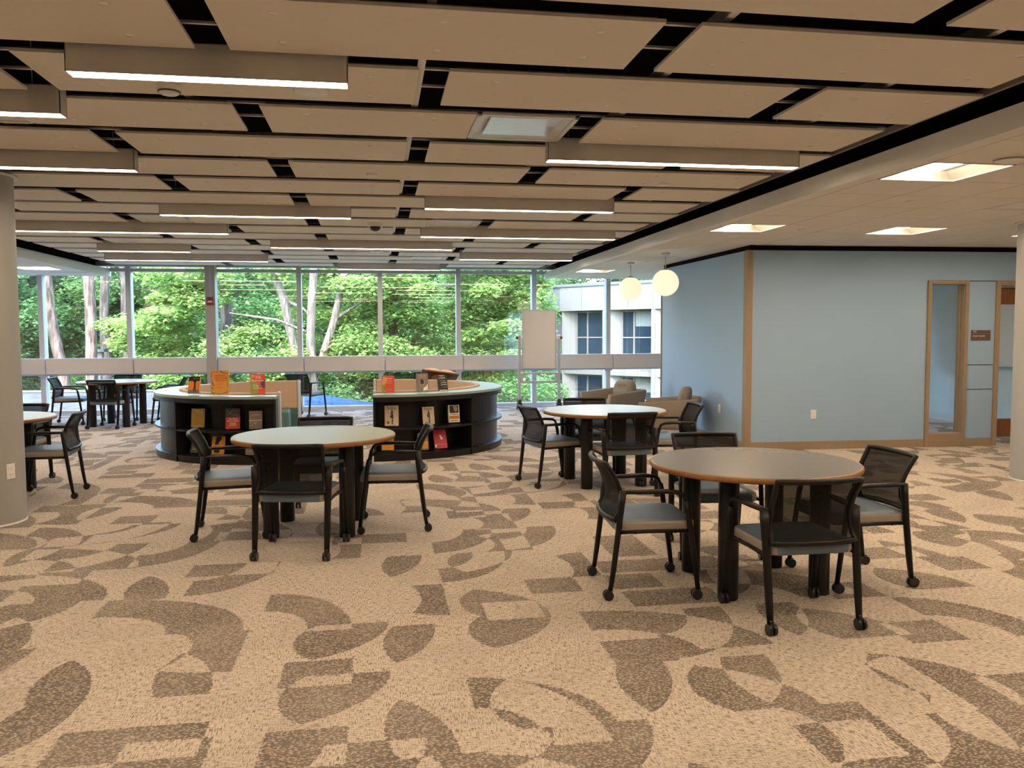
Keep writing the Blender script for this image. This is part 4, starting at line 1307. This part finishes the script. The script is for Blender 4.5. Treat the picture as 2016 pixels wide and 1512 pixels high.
# ------------------------------------------------------------------ lounge armchairs
def make_armchair():
    t = thing('lounge_armchair', 'x', 'armchair', group='grey lounge armchairs')
    # U shaped shell (open to +Y), section swept with flare
    path = []
    W, Dp = .345, .34
    for i in range(6):
        path.append((-W - .02, Dp - i * .10))
    for i in range(1, 9):
        a = PI + (PI / 2) * i / 8
        path.append((-W + .14 + .16 * math.cos(a), -.20 + .16 * math.sin(a)))
    path = path + [(-x, y) for x, y in path[::-1]]
    vs, fs = [], []
    N = len(path)
    for i, (x, y) in enumerate(path):
        p0 = Vector(path[max(0, i - 1)] + (0,)); p1 = Vector(path[min(N - 1, i + 1)] + (0,))
        tg = (p1 - p0).normalized(); nr = Vector((-tg.y, tg.x, 0))
        if nr.dot(Vector((x, y, 0))) < 0:
            nr = -nr
        back = max(0.0, min(1.0, (.25 - y) / .5))
        ht = .545 + .045 * back
        fl = .075
        th = .085
        base = Vector((x, y, 0))
        if i == 0 or i == N - 1:
            base += Vector((0, .02, 0))
        sec = [(-th + .01, .20), (-.03, .165), (.0, .17), (.02, .22), (fl * .7, .40), (fl, ht - .02), (fl - .012, ht), (fl - th + .02, ht), (fl - th, ht - .02), (-th + .02, .40)]
        for o_, z_ in sec:
            fy = -.04 * back * (z_ - .17)
            vs.append(base + nr * o_ + Vector((0, fy, z_)))
    K = 10
    for i in range(N - 1):
        for k in range(K):
            fs.append((i * K + k, i * K + (k + 1) % K, (i + 1) * K + (k + 1) % K, (i + 1) * K + k))
    fs += [tuple(range(K))[::-1], tuple((N - 1) * K + k for k in range(K))]
    sh = MB().add(vs, fs, True).build('shell', 'armchair_fabric', t)
    # seat cushion
    lv = [(.22, .03), (.235, .008), (.26, 0), (.37, 0), (.40, .012), (.412, .05), (.416, .12)]
    sm = MB(); rings = []
    for z, ins in lv:
        rings.append([Vector((x, y + .06, z)) for x, y in rrect(.285 - ins, .305 - ins, max(.015, .07 - ins * .4))])
    nn = len(rings[0])
    for i in range(len(lv) - 1):
        for k in range(nn):
            sm.add([rings[i][k], rings[i][(k + 1) % nn], rings[i + 1][(k + 1) % nn], rings[i + 1][k]], [(0, 1, 2, 3)], True)
    sm.add(rings[-1], [tuple(range(nn))], False).add(rings[0], [tuple(range(nn))[::-1]])
    me = sm.mesh('seat_cushion', 'armchair_fabric')
    bm = bmesh.new(); bm.from_mesh(me); bmesh.ops.remove_doubles(bm, verts=bm.verts, dist=.0005); bmesh.ops.recalc_face_normals(bm, faces=bm.faces); bm.to_mesh(me); bm.free()
    obj('seat_cushion', me, t)
    MB().bx(-.27, .27, -.22, .34, .16, .23).build('base_frame', 'armchair_fabric', t, bevel=.02)
    # back cushion: plump pill with a stitched fold
    lv = []
    cvs, cfs = [], []
    nu, nv = 22, 14
    for j in range(nv + 1):
        ph = -PI / 2 + PI * j / nv
        for i in range(nu):
            th_ = 2 * PI * i / nu
            cx_ = math.copysign(abs(math.cos(th_)) ** .55, math.cos(th_)) * math.cos(ph) ** .6 if math.cos(ph) > 1e-6 else 0
            cy_ = math.copysign(abs(math.sin(th_)) ** .8, math.sin(th_)) * math.cos(ph) ** .6 if math.cos(ph) > 1e-6 else 0
            cz_ = math.copysign(abs(math.sin(ph)) ** .7, math.sin(ph))
            dent = -.03 if (abs(cx_) < .55 and abs(cz_ - .42) < .12 and cy_ > .3) else 0
            z = .575 + .17 * cz_
            cvs.append((.255 * cx_ * (1 - .06 * cz_), -.205 + .09 * cy_ + dent - .16 * (z - .45), z))
    for j in range(nv):
        for i in range(nu):
            cfs.append((j * nu + i, j * nu + (i + 1) % nu, (j + 1) * nu + (i + 1) % nu, (j + 1) * nu + i))
    me = MB().add(cvs, cfs, True).mesh('back_cushion', 'armchair_fabric')
    bm = bmesh.new(); bm.from_mesh(me); bmesh.ops.remove_doubles(bm, verts=bm.verts, dist=.0005); bmesh.ops.recalc_face_normals(bm, faces=bm.faces); bm.to_mesh(me); bm.free()
    obj('back_cushion', me, t)
    MB().tube([(-.11, -.178, .655), (-.05, -.172, .658), (.05, -.172, .658), (.11, -.178, .655)], .012, 8).build('stitched_fold', 'armchair_fabric', t)
    for sx in (-1, 1):
        for sy, y in ((1, .27), (-1, -.20)):
            MB().tube([(sx * .235, y, .17), (sx * .275, y + sy * .035, 0)], [.022, .012], 10).build('leg', 'armchair_leg', t)
    return t


ac = make_armchair()
ac.location = (3.76, 12.82, 0); ac.rotation_euler = (0, 0, math.radians(90 + 20)); ac['label'] = 'far grey lounge armchair by the windows, facing left'
dup(ac, (4.06, 11.10, 0), math.radians(90 - 26), 'near grey lounge armchair against the blue side wall, turned away')

# ------------------------------------------------------------------ rolling whiteboard
wb = thing('rolling_whiteboard', 'mobile whiteboard on a grey steel stand in front of the windows', 'whiteboard', (3.095, 15.62, 0), math.radians(0))
MB().bx(-.32, .32, -.012, .012, .83, 1.93).build('board', 'whiteboard', wb)
fr = MB().bx(-.335, -.315, -.02, .02, .815, 1.945).bx(.315, .335, -.02, .02, .815, 1.945).bx(-.335, .335, -.02, .02, 1.93, 1.945).bx(-.335, .335, -.02, .02, .815, .832)
fr.build('board_frame', 'steel', wb, bevel=.004)
for s in (-1, 1):
    MB().bx(s * .39 - .028, s * .39 + .028, -.025, .025, .08, 1.46).build('upright', 'steel', wb, bevel=.006)
    MB().cyl((s * .33, -.0, 1.41), (s * .375, 0, 1.41), .05, n=20).build('pivot_disc', 'white_plastic', wb)
    MB().cyl((s * .41, 0, 1.41), (s * .455, 0, 1.41), .028, n=14).build('knob', 'caster_black', wb)
    MB().bx(s * .39 - .03, s * .39 + .03, -.30, .30, .055, .09).build('foot', 'steel', wb, bevel=.008)
    vs = [(s * .39 - .05, -.07, .088), (s * .39 + .05, -.07, .088), (s * .39 + .05, .07, .088), (s * .39 - .05, .07, .088),
          (s * .39 - .025, -.03, .22), (s * .39 + .025, -.03, .22), (s * .39 + .025, .03, .22), (s * .39 - .025, .03, .22)]
    MB().add(vs, [(0, 1, 5, 4), (1, 2, 6, 5), (2, 3, 7, 6), (3, 0, 4, 7), (4, 5, 6, 7), (3, 2, 1, 0)]).build('corner_boot', 'caster_black', wb)
    for y in (-.28, .28):
        MB().cyl((s * .39 - .012, y, .03), (s * .39 + .012, y, .03), .03, n=14).bx(s * .39 - .016, s * .39 + .016, y - .012, y + .012, .03, .06).build('caster', 'caster_black', wb)
MB().bx(-.39, .39, -.015, .015, .71, .74).build('upper_bar', 'steel', wb, bevel=.004)
MB().bx(-.39, .39, -.015, .015, .53, .575).build('lower_bar', 'steel', wb, bevel=.004)
for s in (-1, 1):
    MB().bx(s * .35 - .03, s * .35 + .03, -.03, .03, .56, .73).build('bar_end', 'steel', wb, bevel=.004)
MB().bx(-.33, .33, -.005, .005, .575, .71).build('clear_shield', 'clear_acrylic', wb)

# ================================================================== outside
GZ = -4.1
MB().bx(-90, 110, YW + .6, 190, GZ - .3, GZ).build('ground', 'grass', kind='structure')

# neighbouring white building
bA, bB = Vector((23.2, 33.0)), Vector((9.5, 50.5))      # facade line (right near end, left far end)
fd = (bB - bA); FL_ = fd.length; fd.normalize()
fa_ = math.atan2(fd.y, fd.x)
# facade local frame: x from right end to left end, +y towards the courtyard
BM4 = Matrix.Translation((bA.x, bA.y, 0)) @ Matrix.Rotation(fa_, 4, 'Z')


def white_building(name, label, M4, L, bay, first):
    t = thing(name, label, 'building', group='white buildings outside')
    t.matrix_world = M4
    MB().bx(0, L, -9, -.55, GZ, 4.1).build('body', 'building_white', t)
    MB().bx(-.1, L + .1, -9.1, .25, 4.18, 4.34).build('roof_cap', 'building_cap', t)
    nb = int(L / bay)
    pan = MB().bx(.012, bay / 2 - .012, -.5, .18, 2.76, 4.18).mesh('parapet_panel', 'building_white')
    for i in range(nb * 2):
        obj('parapet_panel', pan, t, loc=(i * bay / 2, 0, 0))
    MB().bx(0, L, -.52, .14, 2.77, 4.17).build('parapet_core', 'building_cap', t)
    MB().bx(0, L, -.5, .05, -.98, -.72).build('spandrel_band', 'building_white', t)
    pier = MB().prism([(-.16, -.5), (.16, -.5), (.13, .16), (-.13, .16)], GZ, 2.76).mesh('pier', 'building_white')
    fin = MB().add([(-.75, -.5, GZ), (-.16, -.5, GZ), (-.13, .1, GZ), (-.75, -.5, 2.76), (-.16, -.5, 2.76), (-.13, .1, 2.76)],
                   [(0, 1, 4, 3), (1, 2, 5, 4), (2, 0, 3, 5), (3, 4, 5), (2, 1, 0)]).mesh('pier_fin', 'building_white')
    fr_me = {}
    for lv, (z0, zm, z1) in enumerate(((.05, 1.15, 2.72), (-3.6, -2.55, -1.02))):
        m = MB()
        x0, x1 = .22, bay - .80
        for a, b in ((x0, x0 + .08), (x1 - .08, x1), ((x0 + x1) / 2 + .25, (x0 + x1) / 2 + .33)):
            m.bx(a, b, -.52, -.42, z0, z1)
        for a, b in ((z0, z0 + .08), (zm, zm + .07), (z1 - .08, z1)):
            m.bx(x0, x1, -.515, -.425, a, b)
        fr_me[lv] = (m.mesh('window_frame', 'building_white'),
                     MB().bx(x0, (x0 + x1) / 2 + .25, -.5, -.47, z0, zm).mesh('pane', 'building_glass'),
                     MB().bx((x0 + x1) / 2 + .33, x1, -.5, -.47, z0, zm).mesh('pane', 'building_glass'),
                     MB().bx(x0, (x0 + x1) / 2 + .25, -.5, -.47, zm, z1).mesh('pane', 'building_glass'),
                     MB().bx((x0 + x1) / 2 + .33, x1, -.5, -.47, zm, z1).mesh('pane', 'building_glass'),
                     MB().bx(x0 + .1, (x0 + x1) / 2 + .2, -.465, -.455, zm + (z1 - zm) * .42, z1).mesh('blind', 'building_blind'))
    MB().bx(0, L, -.6, -.5, -.72, .05).build('sill_wall', 'building_white', t)
    for i in range(nb):
        obj('pier', pier, t, loc=(i * bay, 0, 0))
        obj('pier_fin', fin, t, loc=((i + 1) * bay, 0, 0))
        for lv in (0, 1):
            f = obj('window_frame', fr_me[lv][0], t, loc=(i * bay, 0, 0))
            for q in range(1, 5):
                obj('pane', fr_me[lv][q], f)
            if (i * 7 + lv * 3) % 3 == 1:
                obj('blind', fr_me[lv][5], f)
    return t


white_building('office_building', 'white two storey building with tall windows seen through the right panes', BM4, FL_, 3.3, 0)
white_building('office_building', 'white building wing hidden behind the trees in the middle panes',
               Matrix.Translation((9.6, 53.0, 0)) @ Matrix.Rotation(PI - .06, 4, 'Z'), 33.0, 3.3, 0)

# lower roofs close to the windows
gr = thing('walkway_roof', 'grey shingled hip roof below the left windows', 'roof', (0, 0, 0))
MB().add([(-9.6, 24.0, -.06), (-4.2, 24.0, -.10), (-3.0, 18.2, -1.1), (-13.2, 18.2, -1.1), (-13.2, 29, -1.1), (-3.0, 29, -1.1)],
         [(0, 3, 2, 1), (0, 1, 5, 4), (0, 4, 3), (1, 2, 5), (2, 3, 4, 5)]).build('roof_slope', 'roof_grey', gr)
MB().tube([(-9.6, 24.0, -.04), (-13.2, 18.2, -1.08)], .10, 6, flat=(.5, 1)).build('hip_cap', 'gutter_white', gr)
MB().tube([(-9.6, 24.0, -.04), (-4.2, 24.0, -.08)], .08, 6, flat=(.5, 1)).build('ridge_cap', 'gutter_white', gr)
MB().bx(-7.4, -3.6, 20.3, 20.42, -.66, -.60).build('snow_guard', 'gutter_white', gr)
MB().bx(-12.9, -3.3, 18.5, 28.7, GZ, -1.12).build('walls', 'building_white', gr)
br = thing('blue_roof', 'bright blue ribbed metal roof below the middle windows', 'roof', (0, 0, 0))
P0, P1, P2, P3 = Vector((-3.6, 22, -.08)), Vector((-1.40, 22, -.16)), Vector((.02, 19, -.16)), Vector((-3.6, 18.4, -.42))
MB().add([P0, P1, P2, P3], [(0, 3, 2, 1)]).build('roof_sheet', 'roof_blue', br)
for i in range(13):
    f = i / 12
    a = P0.lerp(P3, f); b = P1.lerp(P2, f)
    MB().tube([a + Vector((0, 0, .03)), b + Vector((0, 0, .03))], .04, 6, flat=(1, .6)).build('roof_rib', 'rib_blue', br)
MB().bx(-3.5, -1.7, 18.8, 21.8, GZ, -.5).build('walls', 'building_white', br)
MB().add([(-1.6, 33, GZ), (1.6, 32, GZ), (2.6, 35, GZ), (-.6, 36, GZ), (.2, 34, GZ + 2.2), (1.2, 34, GZ + 1.9)],
         [(0, 1, 5, 4), (1, 2, 5), (2, 3, 4, 5), (3, 0, 4), (3, 2, 1, 0)]).build('mulch_mound', 'mulch',
         label='brown mulch mound beside the blue roof', category='mound')
lp = thing('lamp_post', 'dark outdoor lamp post between the pine trunks', 'lamp post', (-9.35, 30, GZ))
MB().cyl((0, 0, 0), (0, 0, 5.0), .07, n=10).build('pole', 'lamp_post_dark', lp)
MB().bx(-.22, .22, -.22, .22, 5.0, 5.10).build('lamp_head', 'lamp_post_dark', lp)
MB().bx(-.12, .12, -.12, .12, 4.72, 5.0).build('lantern', 'gutter_white', lp)


# ------------------------------------------------------------------ trees
def leaves(mb_v, mb_f, c, rad, n, size, rng):
    for _ in range(n):
        while True:
            p = Vector((rng.uniform(-1, 1), rng.uniform(-1, 1), rng.uniform(-1, 1)))
            if p.length < 1:
                break
        p = p * (.55 + .45 * p.length)
        q = Vector((c[0] + p.x * rad[0], c[1] + p.y * rad[1], c[2] + p.z * rad[2]))
        s = size * rng.uniform(.6, 1.3)
        a = rng.uniform(0, 2 * PI); tilt = rng.uniform(-.9, .5)
        d = Vector((math.cos(a) * math.cos(tilt), math.sin(a) * math.cos(tilt), math.sin(tilt)))
        sd = d.cross(Vector((0, 0, 1))).normalized()
        nr = sd.cross(d)
        w = s * .42
        o = len(mb_v)
        mb_v += [q, q + d * s * .5 + sd * w - nr * s * .10, q + d * s, q + d * s * .5 - sd * w - nr * s * .10]
        mb_f += [(o, o + 1, o + 2), (o, o + 2, o + 3)]


def foliage_mesh(clumps, per, size, m, seed):
    rng = random.Random(seed)
    v, f = [], []
    for c, r in clumps:
        leaves(v, f, c, r, per, size, rng)
    me = D.meshes.new('foliage')
    me.from_pydata(v, [], f)
    me.materials.append(MATS[m])
    return me


def tree(name, label, base, stems, clumps, per, size, leafm, bark, seed, branches=()):
    t = thing(name, label, 'tree', base, group='trees outside the windows')
    for s in stems:
        pts, r = s
        MB().tube(pts, r, 10).build('trunk', bark, t)
    for b in branches:
        MB().tube(b[0], b[1], 6).build('branch', bark, t)
    if clumps:
        obj('foliage', foliage_mesh(clumps, per, size, leafm, seed), t, kind='stuff')
    return t


def crown(rng, c, spread, n, r):
    out = []
    for _ in range(n):
        p = Vector((rng.gauss(0, .5), rng.gauss(0, .5), rng.gauss(0, .5)))
        rr = r * rng.uniform(.6, 1.2)
        out.append(((c[0] + p.x * spread[0], c[1] + p.y * spread[1], c[2] + p.z * spread[2]), (rr * 1.25, rr * 1.25, rr * .6)))
    return out


rng = random.Random(3)


def wob(x, y, z0, x1, y1, z1, n, amp, rng):
    return [(x + (x1 - x) * i / n + rng.uniform(-amp, amp) * (0 < i), y + (y1 - y) * i / n, z0 + (z1 - z0) * i / n) for i in range(n + 1)]


H_ = -GZ
# pine trunks at left
for nm, lb, (bx_, by_), (tx_, ty_), r, bk in (
        ('pine_tree', 'leaning pink-barked pine trunk at far left outside', (-10.0, 30.1), (-12.1, 30.4), .20, 'bark_pine'),
        ('pine_tree', 'thick straight pink-barked pine trunk outside the left panes', (-9.3, 28.9), (-9.15, 28.9), .20, 'bark_pine'),
        ('pine_tree', 'grey pine trunk right of the thick pink one', (-9.75, 32.0), (-9.8, 32.2), .18, 'bark_grey'),
        ('pine_tree', 'thin grey pine trunk beside the second window mullion', (-9.0, 32.3), (-9.4, 32.5), .13, 'bark_grey'),
        ('pine_tree', 'crooked grey trunk right of the second mullion', (-7.35, 31.5), (-6.9, 31.9), .10, 'bark_grey'),
        ('pine_tree', 'dark pine trunk behind the globe reflections', (-7.0, 33.0), (-7.0, 33.5), .20, 'bark_grey'),
        ('pine_tree', 'dark reddish trunk right of the window post', (-4.55, 27.0), (-4.9, 27.2), .20, 'bark_grey')):
    pts = wob(0, 0, 0, tx_ - bx_, ty_ - by_, 15, 14, .05, rng)
    brs = []
    for q in range(4):
        z = rng.uniform(8, 13); a = rng.uniform(0, 2 * PI)
        x0 = (tx_ - bx_) * z / 15
        brs.append(([(x0, 0, z), (x0 + .6 * math.cos(a), .6 * math.sin(a), z + .1), (x0 + 1.3 * math.cos(a), 1.3 * math.sin(a), z + .45)], [.035, .025, .01]))
    tree(nm, lb, (bx_, by_, GZ), [(pts, [r * (1 - .35 * i / 14) for i in range(15)])],
         crown(rng, (tx_ - bx_, 0, 14.0), (1.5, 1.5, 1.2), 7, .9), 90, .22, 'leaf_dark', bk, rng.randint(0, 999), brs)

# the forked maple in the middle
mb_ = (-1.95, 25.0)
stems = [([(0, 0, 0), (.02, 0, 2.5), (.05, 0, 4.2), (.02, 0, 5.6), (.15, 0, 7.5), (.35, .1, 10)], [.20, .19, .17, .13, .12, .08]),
         ([(.05, 0, 4.2), (.35, 0, 4.9), (.72, .05, 6.0), (1.0, .1, 7.3), (1.9, .2, 9)], [.12, .115, .11, .10, .06]),
         ([(-.35, .3, 0), (-.38, .3, 3.5), (-.45, .3, 5.0), (-.75, .3, 6.6), (-1.35, .35, 8.3), (-2, .4, 10)], [.16, .15, .14, .13, .11, .07])]
mc = []
for cx_, cz_, n_, sp in ((-2.3, 5.0, 10, 1.6), (-2.9, 7.0, 8, 1.7), (.2, 7.8, 8, 1.8), (2.3, 7.2, 12, 1.9), (1.9, 4.8, 10, 1.5), (-.9, 3.6, 7, 1.2), (.4, 6.3, 6, 1.6), (-3.4, 5.9, 6, 1.2)):
    mc += crown(rng, (cx_, 1.7 if abs(cx_) < 1.4 else -.1, cz_), (sp, 1.0 if abs(cx_) < 1.4 else 1.5, .9), n_, .62)
tree('maple_tree', 'forked pale-barked maple with bright green leaves in the middle panes', (mb_[0], mb_[1], GZ), stems, mc, 700, .13, 'leaf_bright', 'bark_maple', 11,
     [([(-.75, .3, 6.6), (-.2, .3, 6.35), (.0, .2, 6.1)], [.06, .045, .03]), ([(.72, .05, 6.0), (1.6, 0, 6.6), (2.6, -.2, 6.9)], [.05, .04, .02]),
      ([(.02, 0, 5.6), (-.9, -.2, 6.0), (-2.2, -.4, 6.2)], [.05, .04, .015])])
# leafy maple right of centre
mc = []
for cx_, cz_, n_, sp in ((-.6, 8.2, 12, 1.9), (2.3, 8.0, 14, 2.0), (1.6, 6.2, 12, 1.7), (3.6, 6.4, 12, 1.3), (3.3, 4.9, 12, 1.1), (.6, 4.7, 8, 1.3), (4.2, 7.6, 8, 1.0), (-.7, 5.9, 8, 1.3), (2.6, 5.2, 8, 1.2)):
    mc += crown(rng, (cx_, 0, cz_), (sp, 1.8, .85), n_, .62)
tree('maple_tree', 'dense bright green maple right of centre in front of the building', (.55, 26.2, GZ),
     [([(0, 0, 0), (.03, 0, 3.6), (-.05, 0, 6), (.1, 0, 9.5)], [.22, .19, .16, .10])], mc, 720, .13, 'leaf_bright', 'bark_maple', 12,
     [([(0, 0, 6), (.9, 0, 6.9), (2.2, -.1, 7.2)], [.09, .07, .03]), ([(.02, 0, 5), (1.0, .1, 5.6), (1.7, .1, 5.7), (2.3, .1, 5.2)], [.06, .05, .035, .02]), ([(0, 0, 7), (1.4, .2, 8.1), (3.2, .2, 8.6)], [.08, .05, .02])])
# low maple foliage at left of the post and small saplings
mc = []
for cx_, cz_, n_, sp in ((0, 4.9, 14, 1.6), (1.2, 4.0, 9, 1.3), (-.6, 6.3, 8, 1.5), (.6, 3.2, 6, 1.1)):
    mc += crown(rng, (cx_, 0, cz_), (sp, 1.5, .7), n_, .6)
tree('young_maple', 'young bright green maple left of the window post', (-6.3, 27.5, GZ), [([(0, 0, 0), (.05, 0, 3), (.1, 0, 6)], [.07, .06, .03])], mc, 640, .13, 'leaf_bright', 'bark_grey', 13,
     [([(.05, 0, 3), (.7, 0, 3.9), (1.3, 0, 4.7)], [.03, .025, .01])])
tree('sapling', 'thin pale sapling beside the left round column outside', (-12.1, 28.5, GZ),
     [([(0, 0, 0), (.1, 0, 2), (-.05, 0, 4.5), (.1, 0, 7), (.0, 0, 9)], [.09, .08, .07, .06, .04])], crown(rng, (0, 0, 7.5), (1.4, 1.4, 1.6), 10, .6), 120, .17, 'leaf_mid', 'bark_pine', 14,
     [([(0, 0, 4.2), (.35, 0, 5.0), (.28, 0, 5.8), (.5, 0, 6.3)], [.04, .035, .03, .02]), ([(0, 0, 4.6), (-.4, 0, 5.2), (-.2, 0, 6.2)], [.035, .03, .015])])

# forest behind: three crown forms reused
protos = []
for q, (lm, sz) in enumerate((('leaf_mid', .165), ('leaf_dark', .17), ('leaf_mid', .16))):
    rg = random.Random(40 + q)
    cl_s = []
    for i in range(46):
        z = rg.uniform(.8, 9.6)
        w = 3.5 * math.sin(PI * min(1, (z + 1.5) / 12)) ** .6
        a = rg.uniform(0, 2 * PI); r_ = w * math.sqrt(rg.random())
        cl_s.append(((r_ * math.cos(a), r_ * math.sin(a), z), (1.2, 1.2, .7)))
    protos.append((foliage_mesh(cl_s, 760, sz, lm, 90 + q),
                   MB().tube([(0, 0, 0), (.1, 0, 3.5), (-.1, .1, 6.5), (0, 0, 9.5)], [.22, .18, .13, .05], 8).mesh('trunk', 'bark_grey')))
FOREST = [(-17.5, 35, 0), (-14.5, 38, 1), (-12.0, 36.5, 0), (-9.0, 38, 2), (-15.5, 33, 1), (-6.0, 37, 0), (-20.5, 40, 1), (-11.0, 43, 1), (-7.2, 43, 0), (-3.2, 40, 2),
          (-2.5, 45, 1), (1.0, 42, 0), (3.2, 44.5, 2), (-18, 46, 1), (-13.5, 49, 0), (-4.5, 49.5, 1), (7.0, 46.8, 0), (-25, 44, 2), (-22, 52, 1), (-9, 52, 2), (5.2, 40.0, 2)]
names = ['green', 'dark green', 'mid green']
for i, (x, y, q) in enumerate(FOREST):
    t = thing('forest_tree', '%s forest tree outside, %s from the left of the wood' % (names[q], ORD[sorted(p_[0] / p_[1] for p_ in FOREST).index(x / y) + 1]), 'tree',
              (x, y, GZ), rng.uniform(0, 6), group='forest trees')
    s = rng.uniform(.85, 1.15)
    t.scale = (s, s, s)
    obj('foliage', protos[q][0], t, kind='stuff')
    obj('trunk', protos[q][1], t)
BACK = [(-8, 64), (-1, 66), (5, 65), (10, 62), (15, 62), (20, 60), (26, 58), (31, 54), (36, 50), (23, 66), (14, 70), (40, 44)]
for i, (x, y) in enumerate(BACK):
    t = thing('forest_tree', 'distant tree rising behind the white building, %s from the left' % ORD[sorted(p_[0] for p_ in BACK).index(x) + 1], 'tree', (x, y, GZ), rng.uniform(0, 6), group='trees behind the building')
    s = rng.uniform(1.25, 1.5)
    t.scale = (s, s, s)
    obj('foliage', protos[(i * 2) % 3][0], t, kind='stuff')
    obj('trunk', protos[0][1], t)
SHR = [(-12.5, 27.5), (-14.0, 30), (-10.8, 33), (-8.2, 34.5), (-5.6, 33), (-3.4, 31), (-16, 31.5)]
for i, (x, y) in enumerate(SHR):
    t = thing('shrub', 'leafy green shrub under the trees, %s from the left' % ORD[sorted(p_[0] / p_[1] for p_ in SHR).index(x / y) + 1], 'shrub', (x, y, GZ), rng.uniform(0, 6), group='shrubs outside')
    t.scale = (.55, .55, .42)
    obj('foliage', protos[i % 2][0], t, kind='stuff')
